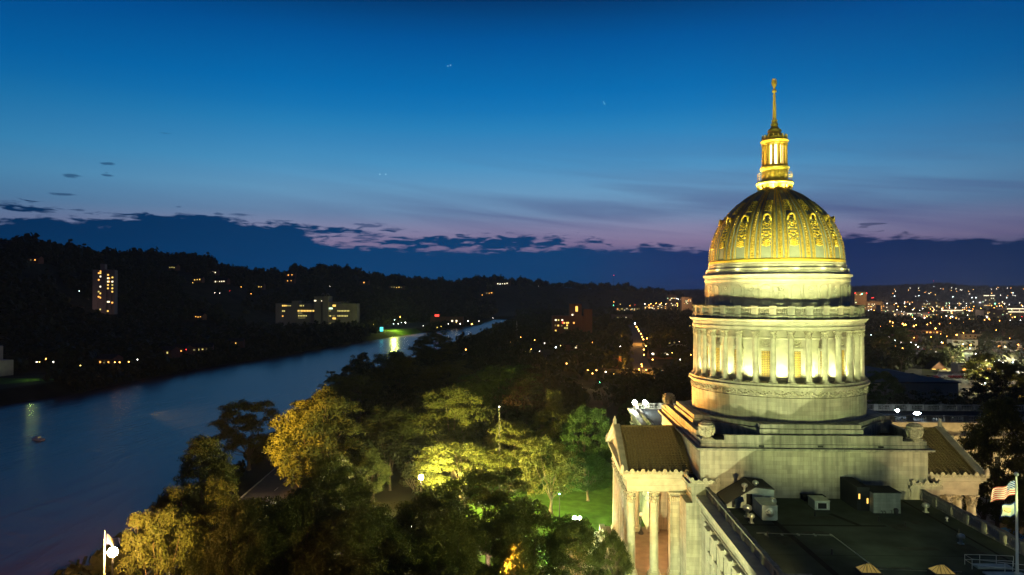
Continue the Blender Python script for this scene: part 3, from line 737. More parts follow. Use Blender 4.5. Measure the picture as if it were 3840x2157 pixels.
wi.box(-1.1, 1.1, -.6, .02, 19.25, 19.5, 1)
V1 = wi.build('wing_window', ['window_dark', 'stone_plain'], tw); V1.location = (20.5, 46, 0)
for k in range(1, 17): inst('wing_window', V1, tw, (20.5 + 3.75 * k, 46, 0))
mb = MB()
for k in range(17): mb.box(18.2 + 3.75 * k, 19.0 + 3.75 * k, 45.6, 46.01, 6, 19.6)
mb.build('pilaster_strip', 'stone_plain', tw)

# --- the two porticos
def portico(s):
    """s=-1 south (left), s=1 north (right)"""
    X = lambda a: s * a
    mb = MB()
    e = 27.1
    for (o, z0, z1) in ((0, 21.85, 22.75), (.06, 22.78, 23.6), (.2, 23.6, 23.8), (.35, 24.0, 24.15), (.75, 24.15, 24.6), (.4, 23.8, 24.0)):
        mb.poly([(X(16.3), -11.3 - o), (X(e - .7 + o), -11.3 - o), (X(e - .7 + o), 11.3 + o), (X(16.3), 11.3 + o)][::int(s) if s > 0 else -1], z0, z1)
    mb.poly([(X(16.3), -11.25), (X(e - .75), -11.25), (X(e - .75), 11.25), (X(16.3), 11.25)][::int(s) if s > 0 else -1], 22.75, 22.78)
    for k in range(36): mb.box(X(17.0 + k * .28), X(17.14 + k * .28), -11.62, -11.4, 23.82, 23.98)
    for k in range(70): mb.box(X(e - .5), X(e - .2), -11 + k * .315, -10.85 + k * .315, 23.82, 23.98)
    po = mb.build('portico_entablature', 'stone_plain', cap)
    # antae and the front return towards the camera
    for yy in (-1, 1):
        mb = MB()
        mb.box(X(13.9), X(18.4), yy * 12.0, yy * 16.25, 0, 21.6); mb.box(X(18.0), X(19.85), yy * 9.7, yy * 11.4, 8.6, 21.8); mb.box(X(16.31), X(18.4), yy * 11.15, yy * 12.0, 0, 21.8)
        for (o, z0, z1) in ((.1, 21.85, 22.75), (.2, 23.0, 23.6), (.35, 23.6, 24.1), (.75, 24.1, 24.6), (.05, 21.6, 21.85), (.06, 22.75, 23.0)):
            mb.box(X(13.9 - o * .6), X(17.4 + o), yy * 12.02, yy * (16.25 + min(o, .5)), z0, z1)
        mb.box(X(13.95), X(18.5), yy * 11.3, yy * 16.35, 0, 9.6); mb.box(X(17.95), X(20.1), yy * 9.5, yy * 11.6, 8.6, 9.2); mb.box(X(18.0), X(19.95), yy * 9.6, yy * 11.5, 9.2, 9.6)
        mb.box(X(17.35), X(19.95), yy * 9.62, yy * 11.47, 20.3, 20.42)
        mb.build('anta_wall', 'stone', po)
    for yy in (-1, 1):
        mb = MB()
        for q in range(7): mb.tube([(X(18.1 + q * .27), yy * 11.4, 20.45), (X(18.08 + q * .28), yy * 11.6, 21.0), (X(18.05 + q * .29), yy * 11.8, 21.3)], [.14, .16, .07], 5)
        for xx in (17.95, 19.9): mb.ball((X(xx), yy * 11.65, 21.4), .22, 0, 8, 5)
        mb.box(X(17.75), X(20.1), yy * 9.4, yy * 11.75, 21.55, 21.84)
        mb.build('anta_capital', 'stone_carved', po)
    # roof
    mb = MB(); x0, x1 = (16.31, 26.9)
    run, rise = 11.6, 5.1; sl = math.hypot(run, rise)
    for yy in (-1, 1):
        mb.add([(X(x0), yy * run, 24.62), (X(x1), yy * run, 24.62), (X(x1), 0, 24.62 + rise), (X(x0), 0, 24.62 + rise)], [(0, 1, 2, 3) if yy * s < 0 else (3, 2, 1, 0)], 0, [[(0, 0), (x1 - x0, 0), (x1 - x0, sl), (0, sl)] if yy * s < 0 else [(0, sl), (x1 - x0, sl), (x1 - x0, 0), (0, 0)]])
        n = 19
        for k in range(n):       # rows of tile pans standing on the slab, dark channels between
            xa = x0 + .12 + k * (x1 - x0 - 1.0) / n; xb = xa + .36
            rows = 30
            for r_ in range(rows):
                t0, t1 = r_ / rows, (r_ + 1) / rows
                ya, yb = run * (1 - t0), run * (1 - t1); za, zb = 24.62 + rise * t0, 24.62 + rise * t1
                v = [(X(xa), yy * ya, za + .02), (X(xb), yy * ya, za + .02), (X(xb), yy * yb, zb + .02), (X(xa), yy * yb, zb + .02), (X(xa + .03), yy * ya, za + .20), (X(xb - .03), yy * ya, za + .20), (X(xb - .03), yy * yb, zb + .12), (X(xa + .03), yy * yb, zb + .12)]
                mb.add(v, [(4, 5, 6, 7), (0, 1, 5, 4), (1, 2, 6, 5), (3, 0, 4, 7)], 0)
        mb.box(X(x1 - .8), X(x1 - .02), yy * .05, yy * .06, 29.5, 29.6)
        v = [(X(x1 - .8), yy * run, 24.64), (X(x1 - .02), yy * run, 24.64), (X(x1 - .02), 0, 24.64 + rise), (X(x1 - .8), 0, 24.64 + rise)]
        mb.add(v + [(a, b, c + .3) for a, b, c in v], [(4, 5, 6, 7), (0, 1, 5, 4), (3, 0, 4, 7), (2, 3, 7, 6), (1, 2, 6, 5)], 0)
    mb.box(X(x0), X(x1), -.22, .22, 24.62 + rise - .1, 24.62 + rise + .22)
    mb.build('portico_roof', 'roof_tile', po)
    # pediment
    mb = MB(); e2 = e + .1
    mb.add([(X(e - .75), -11.2, 24.6), (X(e - .75), 11.2, 24.6), (X(e - .75), 0, 29.45)], [(0, 1, 2) if s > 0 else (2, 1, 0)], 0)
    for yy in (-1, 1):
        for (xa, xb, zo0, zo1) in ((e - .8, e - .2, -.55, -.1), (e - .8, e + .32, -.1, .28)):
            v = []
            for x in (xa, xb):
                v += [(X(x), yy * 12.05, 24.72 + zo0 + .1), (X(x), 0, 29.9 + zo0), (X(x), 0, 29.9 + zo1), (X(x), yy * 12.05, 24.72 + zo1 + .1)]
            mb.add(v, [(0, 1, 2, 3), (7, 6, 5, 4), (0, 4, 5, 1), (3, 2, 6, 7), (0, 3, 7, 4), (1, 5, 6, 2)], 0)
        for k in range(30):      # row of small leaves up the rake
            t_ = (k + .5) / 30; mb.ball((X(e + .25), yy * 12.0 * (1 - t_), 25.1 + 5.15 * t_), .2, 0, 6, 4, (.6, .8, 1.2))
        mb.tube([(X(e + .1), yy * 11.9, 25.0), (X(e + .15), yy * 12.1, 25.7), (X(e + .1), yy * 12.3, 26.2)], [.3, .3, .08], 6)
    mb.tube([(X(e), 0, 30.1), (X(e), 0, 30.9), (X(e), 0, 31.5)], [.35, .3, .05], 6)
    mb.box(X(27.75 - 3), X(e + .06), -.06, .06, 24.6, 24.62)
    mb.build('pediment', 'stone_plain', po)
    # cresting of discs along the eaves
    for yy in (-1, 1):
        mb = MB()
        for (xa, xb, yf) in ((17.2, 27.6, 12.05), (13.7, 17.9, 16.95)):
            mb.box(X(xa), X(xb), yy * (yf - .14), yy * yf, 24.6, 25.06)
            L = xb - xa; n = max(2, round(L / 1.68))
            for k in range(n + 1):
                xc = xa + .22 + (L - .44) * k / n
                pts = [(xc + .3 * math.cos(q), 25.16 + .34 * math.sin(q)) for q in [PI * 2 * w_ / 12 for w_ in range(12)]]
                v = [(X(a), yy * (yf - .12), b) for a, b in pts] + [(X(a), yy * (yf + .05), b) for a, b in pts]
                mb.add(v, [tuple(range(12)), tuple(range(23, 11, -1))] + [(i, (i + 1) % 12, 12 + (i + 1) % 12, 12 + i) for i in range(12)], 0)
                if k < n:
                    xm = xc + (L - .44) / n / 2; mb.ball((X(xm), yy * yf, 25.15), .16, 0, 6, 4, (1, .6, 1.1))
            for k in range(int(L / .22)):
                mb.ball((X(xa + .1 + k * .22), yy * (yf + .02), 24.75 + .12 * (k % 2)), .08, 0, 5, 3)
        mb.box(X(17.75), X(17.9), yy * 12.05, yy * 16.95, 24.6, 25.06)
        for k in range(4): mb.ball((X(17.85), yy * (12.9 + k * 1.1), 25.15), .28, 0, 8, 5, (.4, 1, 1.1))
        mb.build('eaves_cresting', 'stone_carved', po)
    mb = MB()
    for yy in (-1, 1): mb.box(X(13.9), X(17.75), yy * 12.05, yy * 16.3, 24.6, 24.75)
    mb.build('return_roof', 'black_roof', po)
    # columns
    c0 = corinthian('portico_column', .68, 8.95, 21.85, 1.85, po, n=24, plinth=.35)
    first = True
    spots = [(25.75, -10.6 + 3.53 * k) for k in range(7)] + [(22.2, -10.6), (22.2, 10.6)]
    for (x, y) in spots:
        if first: c0.location = (X(x), y, 0); first = False
        else: inst('portico_column', c0, po, (X(x), y, 0))
    # podium, inner wall, ceiling, steps
    mb = MB(); mb.poly([(X(16.31), -12.6), (X(27.6), -12.6), (X(27.6), 12.6), (X(16.31), 12.6)][::int(s) if s > 0 else -1], 0, 8.6)
    mb.build('portico_podium', 'paving', po)
    mb = MB(); mb.box(X(27.62), X(28.6), -14, -12.36, 0, 8.4)
    mb.box(X(28.61), X(35), -13.8, -12.4, 0, 7.0); mb.build('cheek_wall', 'stone', po); mb = MB()
    mb.box(X(27.62), X(28.6), 12.62, 14.5, 0, 8.4); mb.box(X(28.61), X(35), 12.62, 14.3, 0, 7.0); mb.build('cheek_wall', 'stone', po)
    mb = MB()
    for k in range(17): mb.box(X(27.63), X(37.5 - k * .58), -12.35, 12.6, k * .5, k * .5 + .5)
    mb.build('entrance_steps', 'steps_stone', po)
    mb = MB()
    for yy in (-1, 1):
        for q in range(3): mb.box(X(16.32), X(16.5), yy * 2.2 + q * 0, yy * 5.2, 9.5, 17.5)
    mb.build('portico_inner_panel', 'stone_plain', po)
    wi = MB(); wi.box(-.62, .62, -.06, .03, 17.1, 19.4, 0); wi.box(-.85, .85, -.02, .05, 16.95, 17.1, 1)
    for q in range(5): wi.box(-.62, .62, -.09, -.05, 17.1 + q * .46, 17.14 + q * .46, 2)
    wi.box(-.03, .03, -.09, -.05, 17.1, 19.4, 2)
    return po, wi
poL, wi = portico(-1)
o = wi.build('portico_window', ['lit_window_large', 'stone_plain', 'dark_metal'], poL); o.location = (-17.5, -12.05 + -.0, 0)
poR, wi = portico(1)
# ================================================================ things on the capitol roof
RZ = 22.51
def at(name, label, cat, u, v, z=RZ, rz=0, group=None):
    x, y, _ = U2W(u, v); return thing(name, label, cat, (x, y, z), -YAW + rz, group)
t_ = at('stair_shed', 'dark ribbed metal shed with a sloping roof against the big stone wall', 'shed', -10.6, -19.4)
mb = MB(); P = [(-3.3, .5), (.6, 2.9), (3.2, 2.6)]
mb.add([(-3.3, -2.1, 0), (3.2, -2.1, 0), (3.2, -2.1, 2.6), (.6, -2.1, 2.9), (-3.3, -2.1, .5), (-3.3, 2.9, 0), (3.2, 2.9, 0), (3.2, 2.9, 2.6), (.6, 2.9, 2.9), (-3.3, 2.9, .5)],
       [(0, 1, 2, 3, 4), (9, 8, 7, 6, 5), (1, 6, 7, 2), (5, 0, 4, 9)], 0)
mb.build('shed_wall', 'sheet_metal', t_)
mb = MB()
for (xa, za), (xb, zb) in zip(P, P[1:]):
    mb.add([(xa - .15, -2.3, za + .02), (xb, -2.3, zb + .02), (xb, 3, zb + .02), (xa - .15, 3, za + .02), (xa - .15, -2.3, za + .14), (xb, -2.3, zb + .14), (xb, 3, zb + .14), (xa - .15, 3, za + .14)], [(4, 5, 6, 7), (0, 1, 5, 4), (3, 7, 6, 2), (0, 4, 7, 3), (1, 2, 6, 5)], 0)
for q in range(13):
    y = -2.2 + q * .42; mb.tube([(-3.4, y, .6), (.6, y, 3.06), (3.2, y, 2.76)], .035, 4)
mb.build('ribbed_roof', 'dark_metal', t_)
mb = MB(); mb.box(-2.6, -2.2, -2.16, -2.11, .1, 1.1); mb.box(-.6, .2, -2.16, -2.11, .1, 2.0); mb.build('shed_door', 'window_dark', t_)
def ventilator(label, u, v, s=1.0, z=RZ, group=None):
    t_ = at('roof_ventilator', label, 'vent', u, v, z, 0, group); mb = MB(); mb.lathe([(.22, 0), (.2, .7), (.24, .72)], 12); mb.box(-.32, .32, -.32, .32, 0, .12)
    mb.build('vent_pipe', 'galvanised', t_); mb = MB(); mb.lathe([(.25, .7), (.45, .85), (.5, 1.05), (.42, 1.3), (.15, 1.45), (.001, 1.47)], 16)
    for q in range(12): mb.tube([pol(.47, q * PI / 6, .82), pol(.53, q * PI / 6 + .1, 1.05), pol(.43, q * PI / 6 + .2, 1.32)], .02, 4)
    mb.build('vent_cap', 'galvanised', t_); t_.scale = (s, s, s); return t_
ventilator('large silver turbine vent left of the grey air handler', -12.2, -25.4, 1.15)
ventilator('squat silver vent pipe standing in front of the turbine vent', -12.4, -27.8, .85)
ventilator('round silver vent tucked behind the right side of the air handler', -8.1, -22.6, 1.3)
ventilator('small vent on the shed slope, the left one with a red glint', -11.3, -21.0, .8, RZ + 2.2)
ventilator('small vent on the shed slope, just right of its twin', -9.8, -21.0, .8, RZ + 2.6)
ventilator('silver mushroom vent on the open roof right of the pale block shed', 12.7, -22.3, .9)
ventilator('lone squat vent far out on the dark roof before the right balustrade', 10.2, -34.5, .85)
ventilator('short pipe vent standing just below the silver mushroom vent', 13.4, -26.0, .4)
t_ = at('air_handler', 'grey boxed air handler with a round fan outlet on its front', 'air handler', -9.7, -24.8)
mb = MB(); mb.box(-1.0, 1.0, -2.0, 2.0, .12, 1.95); mb.box(-.9, .9, -1.9, 1.9, 0, .12); mb.box(-1.05, 1.05, -2.06, 2.05, 1.9, 1.98); mb.build('housing', 'sheet_metal', t_)
mb = MB(); mb.M = Matrix.Translation((.0, -2.0, 1.05)) @ Matrix.Rotation(PI / 2, 4, 'X'); mb.lathe([(.62, 0), (.62, .12), (.42, .14), (.4, .35), (.28, .37), (.26, .6), (.001, .62)], 20); mb.M = None
mb.build('fan_outlet', 'galvanised', t_)
t_ = at('intake_hood', 'small grey hooded box with an open dark front near the wall base', 'roof hood', -1.0, -21.0)
mb = MB(); mb.box(-1.0, 1.0, -.9, 1.6, 0, 1.25); mb.box(-1.06, 1.06, -1.0, 1.65, 1.2, 1.3); mb.build('hood_body', 'sheet_metal', t_)
mb = MB(); mb.box(-.6, .6, -.93, -.89, .2, .95); mb.build('hood_opening', 'window_dark', t_)
mb = MB()
for x in (-.66, .6): mb.box(x, x + .06, -.96, -.9, .2, .95)
mb.build('hood_trim', 'white_canvas', t_)
t_ = at('block_shed', 'pale block-walled roof shed with a dark doorway on its left side', 'shed', 7.2, -20.9)
mb = MB(); mb.box(-1.8, 1.8, -2.1, 1.2, 0, 2.75); mb.build('block_wall', 'pale_shed', t_) if 'pale_shed' in MATS else (stone('pale_shed', (.34, .38, .34), (.28, .32, .29), stain=.3, bw=.8, bh=.4), mb.build('block_wall', 'pale_shed', t_))
mb = MB(); mb.box(-3.5, -1.81, -1.0, 4.4, 0, 3.2); mb.box(-3.6, 2, -2.3, 4.5, 3.2, 3.35) if False else None; mb.box(-1.9, 1.9, -2.2, 1.3, 2.75, 2.85); mb.build('shed_roof', 'black_roof', t_)
mb = MB(); mb.box(-2.9, -2.4, -1.06, -1.01, .1, 2.0); mb.build('doorway', 'window_dark', t_)
mb = MB(); mb.box(-2.2, -2.0, -1.06, -1.01, 1.0, 1.7); mb.box(-3.3, -3.1, -1.06, -1.01, 1.6, 2.3); mb.build('lit_slit', 'w_amber', t_)
mb = MB()
for x in (-.7, -.3): mb.tube([(x, -2.35, 0), (x, -2.35, .3), (x - .15, -2.35, .4), (x - .25, -2.35, .3)], .05, 6)
mb.tube([(.5, -2.35, 0), (.5, -2.35, .45), (.35, -2.35, .5)], .04, 6); mb.box(.85, 1.25, -2.6, -2.2, 0, .75); mb.box(.8, 1.3, -2.65, -2.15, .45, .55)
mb.build('pipe_work', 'dark_metal', t_)
t_ = at('rooftop_extension', 'low dark box built against the foot of the big stone wall', 'roof box', .2, -17.2)
mb = MB(); mb.box(-2.1, .9, -.5, .9, 0, .6); mb.box(-2.2, 1, -.6, .9, .6, .68); mb.build('box_body', 'black_roof', t_)
def skylight(label, u, v):
    t_ = at('pyramid_skylight', label, 'skylight', u, v); mb = MB(); mb.box(-1.05, 1.05, -.85, .85, 0, .75); mb.build('curb', 'dark_metal', t_)
    mb = MB(); b = [(-1, -.8, .76), (1, -.8, .76), (1, .8, .76), (-1, .8, .76)]; r0, r1 = (-.25, 0, 1.45), (.25, 0, 1.45)
    mb.add(b + [r0, r1], [(0, 1, 5, 4), (1, 2, 5), (2, 3, 4, 5), (3, 0, 4)]); mb.build('glazing', 'skylight_glow', t_)
    mb = MB(); mb.tube(b + [b[0]], .035, 5)
    for p, q in ((b[0], r0), (b[1], r1), (b[2], r1), (b[3], r0), (r0, r1), ((0, -.8, .76), (0, 0, 1.45)), ((0, .8, .76), (0, 0, 1.45)), ((-.5, -.8, .76), (-.12, 0, 1.45)), ((.5, -.8, .76), (.12, 0, 1.45)), ((-1, 0, .76), r0), ((1, 0, .76), r1), ((-.5, -.8, .76), r0), ((.5, -.8, .76), r1)): mb.tube([p, q], .025, 4)
    mb.build('glazing_bar', 'dark_metal', t_)
emis('skylight_glow', (.85, .58, .14), .26)
skylight('lit pyramid skylight on the dark roof, nearer the roof centre', -5.4, -45.0)
skylight('lit pyramid skylight on the dark roof, nearer the flagpole', 2.1, -45.0)
t_ = at('roof_gangway', 'pale steel railing around a hatch beside the rooftop flagpole', 'railing', 8.4, -42.5)
mb = MB()
for (x, y) in ((-1.6, 1.5), (0, 1.5), (1.7, 1.4), (3.4, 1.2), (-1.6, .2), (1.2, -.8), (3.4, -1.4), (2.4, -.2)): mb.tube([(x, y, 0), (x, y, 1.1)], .03, 6)
for z in (.55, 1.1): mb.tube([(-1.6, .2, z), (-1.6, 1.5, z), (0, 1.5, z), (1.7, 1.4, z), (3.4, 1.2, z)], .028, 5); mb.tube([(-1.6, .2, z), (1.2, -.8, z), (3.4, -1.4, z)], .028, 5)
mb.build('rail', 'painted_pole', t_)
mb = MB(); mb.box(-1.2, 2.8, -2.4, -.9, .05, .2); mb.box(-1.0, 2.6, .1, 1.1, .05, .3); mb.build('walkway_plank', 'sheet_metal', t_)

t_ = at('roof_pipe', 'long thin conduit snaking over the flat roof towards the skylights', 'conduit', 0, -34)
mb = MB(); mb.tube([(-13, 2, .12), (-4, 1.6, .12), (-3.6, -9, .12), (5, -9.5, .12)], .06, 6)
for x in range(-12, -3, 2): mb.box(x - .12, x + .12, 1.5, 2.1, 0, .1)
mb.build('conduit_run', 'galvanised', t_)
simple('membrane_patch', (.045, .05, .04), .9, var=.35, scale=.8, spec=.2)
ew_roof = bpy.data.objects['east_wing']
mb = MB()
for k, (x, y, w_, h_) in enumerate(((-4, -26, 3.2, 1.4), (5, -30, 2.2, 2.6), (-11, -36, 1.8, 3), (2, -37, 4.5, 1.2), (8.5, -27.5, 1.6, 1.6), (-2, -43, 2.4, 1.1), (9, -38, 2.2, 3.4), (-7, -31.5, 2.6, .8), (12, -43, 1.5, 2))):
    mb = MB(); mb.add([(x, y, 22.518), (x + w_, y + .2, 22.518), (x + w_ - .1, y + h_, 22.518), (x - .1, y + h_ - .15, 22.518)], [(0, 1, 2, 3)])
    mb.build('roof_patch', 'membrane_patch', ew_roof)
for k, (u, v_) in enumerate(((-3, -24.5), (4.5, -26.3), (6.8, -28.5), (-6.5, -38.5), (12, -31), (-12, -33))):
    t_ = at('pipe_stub', 'short dark pipe stub poking out of the flat roof', 'pipe', u, v_, RZ, 0, 'pipe stubs on the flat roof'); mb = MB(); mb.lathe([(.2, 0), (.08, .15), (.08, .55), (.12, .6), (.001, .62)], 8); mb.build('pipe', 'dark_metal', t_)
# flags ------------------------------------------------------
for nme, c in (('flag_red', (.45, .04, .05)), ('flag_white', (.5, .5, .5)), ('flag_blue', (.03, .06, .28)), ('flag_gold', (.6, .5, .2)), ('flag_grey', (.42, .45, .42))): simple(nme, c, .8, var=.06)
def flag(name, parent, z, L, H, dirn, us=True, droop=.35, ph=0):
    mb = MB(); nx, ny = 26, 26
    def pt(i, j):
        a = i / nx; x = L * a * (1 - .08 * a); y = .16 * L * math.sin(a * 7 + ph + j / ny * 1.2) * a; zz = z + H * (j / ny) * (1 - .25 * a) - droop * L * a * a + .06 * L * math.sin(a * 9 + ph) * a
        return (dirn * (x + .15), y, zz)
    v = [pt(i, j) for j in range(ny + 1) for i in range(nx + 1)]
    for j in range(ny):
        for i in range(nx):
            f = (j * (nx + 1) + i, j * (nx + 1) + i + 1, (j + 1) * (nx + 1) + i + 1, (j + 1) * (nx + 1) + i)
            if us:
                st = int(j / ny * 13); m = 0 if st % 2 == 0 else 1
                if i < nx * .42 and j >= ny * 6 / 13: m = 2 if (i * 7 + j * 5) % 4 else 1
            else:
                m = 1; 
                if i < 2 or j < 2 or j >= ny - 2 or i >= nx - 2: m = 2
                d = math.hypot((i - nx / 2) / 5.5, (j - ny / 2) / 6)
                if d < 1: m = 3 if (i + j) % 3 else 4
                if .55 < d < .7 and j < ny / 2: m = 0
            mb.add([v[k] for k in f], [(0, 1, 2, 3)], m, None, True)
    return mb.build(name, ['flag_red', 'flag_white', 'flag_blue', 'flag_gold', 'flag_grey'], parent)
def pole(label, loc, h, r, rz=0):
    t_ = thing('flagpole', label, 'flagpole', loc, rz); mb = MB(); mb.tube([(0, 0, 0), (0, 0, h * .5), (0, 0, h)], [r, r * .85, r * .6], 12); mb.lathe([(r * 2.2, 0), (r * 2.2, .15), (r * 1.2, .3)], 12)
    mb.build('pole', 'painted_pole', t_); mb = MB(); mb.ball((0, 0, h + r * 1.3), r * 1.5, 0, 10, 6); mb.build('finial_ball', 'galvanised', t_)
    mb = MB(); mb.tube([(-r * 1.3, -r, .8), (-r * 1.6, -r, h * .5), (-r * .9, -r, h - .1)], .012, 4); mb.build('halyard', 'white_canvas', t_); return t_
x, y, _ = U2W(10.6, -43.7)
pole('tall pale flagpole rising from the dark roof at the right', (x, y, RZ), 10.4, .16)
f = thing('flag', 'striped national flag blowing left from the rooftop pole', 'flag', (x, y, RZ + 8.4), .15); flag('flag_cloth', f, 0, 2.75, 1.55, -1, True, .28, .5)
f = thing('flag', 'white blue-edged crested flag below the striped one on the rooftop pole', 'flag', (x, y, RZ + 6.3), .25); flag('flag_cloth', f, 0, 2.15, 1.45, -1, False, .12, 2.0)

# ================================================================ terrain
LB = [(-292, -1500), (-290, -400), (-287, 0), (-282, 250), (-274, 372), (-262, 421), (-260, 491), (-251, 573), (-230, 673), (-200, 858), (-144, 1106), (-68, 1440), (-40, 1780), (-40, 4600)]
RB = [(-92, -1500), (-90, -400), (-88, 0), (-88, 147), (-93, 230), (-97, 350), (-88, 500), (-73, 680), (-65, 780), (-49, 980), (-34, 1140), (-12, 1430), (0, 1760), (0, 4600)]
def seg_d(P, px, py):
    best = None; d = np.full(px.shape, 1e9)
    for (x0, y0), (x1, y1) in zip(P, P[1:]):
        vx, vy = x1 - x0, y1 - y0; L2 = vx * vx + vy * vy
        t_ = np.clip(((px - x0) * vx + (py - y0) * vy) / L2, 0, 1)
        d = np.minimum(d, np.hypot(px - x0 - t_ * vx, py - y0 - t_ * vy))
    return d
def side(P, px, py):   # interpolated bank x at y (valid for the monotone part)
    ys = np.array([p[1] for p in P]); xs = np.array([p[0] for p in P]); return np.interp(py, ys, xs)
WATER = -7.0
SKYL = [(-300, 960), (0, 940), (120, 922), (200, 935), (300, 956), (410, 948), (600, 966), (700, 972), (830, 997), (900, 1006), (985, 1032), (1100, 1018), (1200, 1012), (1300, 1020), (1400, 1032), (1500, 1046), (1600, 1058), (1690, 1062), (1800, 1047), (1900, 1052), (2050, 1066), (2200, 1076), (2350, 1081), (2440, 1086), (2500, 1094), (2545, 1106), (2600, 1112), (2680, 1113), (2800, 1113)]
FAR = [(2300, 1100), (2540, 1094), (2700, 1092), (3000, 1086), (3200, 1080), (3330, 1077), (3430, 1074), (3520, 1069), (3560, 1068), (3600, 1076), (3700, 1080), (3840, 1078), (4300, 1084)]
FOOT = [(-300, 380), (0, 480), (400, 610), (900, 860), (1500, 1500), (1900, 2150), (2300, 2900), (2700, 3600)]
RIDG = [(-300, 800), (0, 900), (406, 1250), (1000, 1750), (1500, 2500), (2000, 3200), (2500, 4300), (2700, 4500)]
def IP(x, P): return np.interp(x, [p[0] for p in P], [p[1] for p in P])
def height(px, py):
    """terrain height for arrays of world x, y"""
    az = np.arctan2(px, py); r = np.hypot(px, py)
    azc = np.clip(az, -.66, .72); c = np.cos(azc); q = 1920 + F * np.tan(azc)
    ft, rd = IP(q, FOOT) / c, IP(q, RIDG) / c
    back = np.clip((np.abs(az) - 1.2) / .5, 0, 1)
    s = np.clip((r - ft) / (rd - ft), 0, 1); sm = s * s * (3 - 2 * s)
    top = EYE + (HY - IP(q, SKYL)) / F * rd * c - 11
    fall = np.clip((2860 - q) / 260, 0, 1)
    h = sm * top * fall * (1 - back)
    h = h + fall * np.where(s > .02, 1, 0) * (np.sin(px * .013 + py * .004) * np.sin(py * .009) * 7 * s * (1 - s) * 4) * (1 - back)
    # beyond the ridge the ground stays below the skyline
    over = np.clip((r - rd) / 700, 0, 1); h = h * (1 - .8 * over)
    rf, ff = 7200 / c, 5400 / c
    s2 = np.clip((r - ff) / (rf - ff), 0, 1); s2 = s2 * s2 * (3 - 2 * s2); fr = EYE + (HY - IP(q, FAR)) / F * rf * c - 8
    h = np.maximum(h, s2 * fr * np.clip((q - 2250) / 60, 0, 1))
    h = np.maximum(h, 0)
    # the river valley
    xl, xr = side(LB, px, py), side(RB, px, py)
    inside = (px > xl) & (px < xr) & (py < 1760)
    d = np.minimum(seg_d(LB, px, py), seg_d(RB, px, py))
    bank = np.where(inside, WATER - .5 - np.clip(d / 12, 0, 1) * 2.5, np.minimum(h, WATER - .5 + np.clip(d / 13, 0, 1) ** 1.2 * 7.5 + np.clip((d - 13) / 60, 0, 1) * 200))
    return np.where((py < 1760), bank, h)
def hz(x, y): return float(height(np.array([float(x)]), np.array([float(y)]))[0])
angs = list(np.radians(np.concatenate([np.linspace(-180, -46, 50), np.linspace(-45, 42, 420), np.linspace(43, 178, 50)])))
rads = list(np.concatenate([np.linspace(4, 120, 24), np.geomspace(124, 2200, 330), np.geomspace(2230, 12000, 90)]))
A_, R_ = np.meshgrid(angs, rads); gx = (R_ * np.sin(A_)).ravel(); gy = (R_ * np.cos(A_)).ravel(); gz = height(gx, gy)
na, nr = len(angs), len(rads)
idx = np.arange(na * nr).reshape(nr, na); nx_ = np.roll(idx, -1, axis=1)
fq = np.stack([idx[:-1].ravel(), idx[1:].ravel(), nx_[1:].ravel(), nx_[:-1].ravel()], 1)
def npmesh(name, V, Q, mat, smooth=False):
    me = bpy.data.meshes.new(name); me.vertices.add(len(V)); me.vertices.foreach_set('co', np.asarray(V, dtype=np.float32).ravel())
    n = Q.shape[1]; me.loops.add(Q.size); me.loops.foreach_set('vertex_index', np.asarray(Q, dtype=np.int32).ravel())
    me.polygons.add(len(Q)); me.polygons.foreach_set('loop_start', np.arange(0, Q.size, n, dtype=np.int32)); me.polygons.foreach_set('loop_total', np.full(len(Q), n, dtype=np.int32))
    if smooth: me.polygons.foreach_set('use_smooth', np.ones(len(Q), dtype=bool))
    me.materials.append(MATS[mat]); me.update(calc_edges=True); me.validate(); return me
simple('soil', (.035, .038, .02), .95, var=.4, scale=.05, bump=.4, bscale=.6, spec=.1)
ctr = np.array([[0, 0, 0]]); V = np.vstack([np.stack([gx, gy, gz], 1)])
me = npmesh('ground', V, fq, 'soil', True); g = bpy.data.objects.new('ground', me); COL.objects.link(g); tag(g, kind='structure')
# centre disc right under the camera
mb = MB(); mb.lathe([(0.01, 0.0), (4.0, 0.0)], 520 if False else 60); mb.build('ground', 'soil', kind='structure')

# river ------------------------------------------------------
m, t, b = nt('river_water')
tc = N(t, 'ShaderNodeTexCoord'); mp = N(t, 'ShaderNodeMapping'); mp.inputs['Scale'].default_value = (.10, .028, 1); mp.inputs['Rotation'].default_value = (0, 0, .75)
t.links.new(tc.outputs['Object'], mp.inputs[0])
n1 = N(t, 'ShaderNodeTexNoise'); n1.inputs['Scale'].default_value = 1; n1.inputs['Detail'].default_value = 6; n1.inputs['Distortion'].default_value = 1.0; t.links.new(mp.outputs[0], n1.inputs['Vector'])
n2 = N(t, 'ShaderNodeTexNoise'); n2.inputs['Scale'].default_value = .9; n2.inputs['Detail'].default_value = 3; t.links.new(tc.outputs['Object'], n2.inputs['Vector'])
ad = N(t, 'ShaderNodeMath', operation='MULTIPLY_ADD'); t.links.new(n2.outputs['Fac'], ad.inputs[0]); ad.inputs[1].default_value = .10; t.links.new(n1.outputs['Fac'], ad.inputs[2])
bp = N(t, 'ShaderNodeBump'); bp.inputs['Strength'].default_value = .22; bp.inputs['Distance'].default_value = 2.0; t.links.new(ad.outputs[0], bp.inputs['Height']); t.links.new(bp.outputs[0], b.inputs['Normal'])
b.inputs['Base Color'].default_value = (.2, .10, .075, 1); b.inputs['Roughness'].default_value = .27; b.inputs['IOR'].default_value = 1.33; b.inputs['Specular IOR Level'].default_value = .6
mb = MB()
n_ = 60; ys = [-1500 + 3255 * (q / n_) ** 1.1 for q in range(n_ + 1)]
v = []
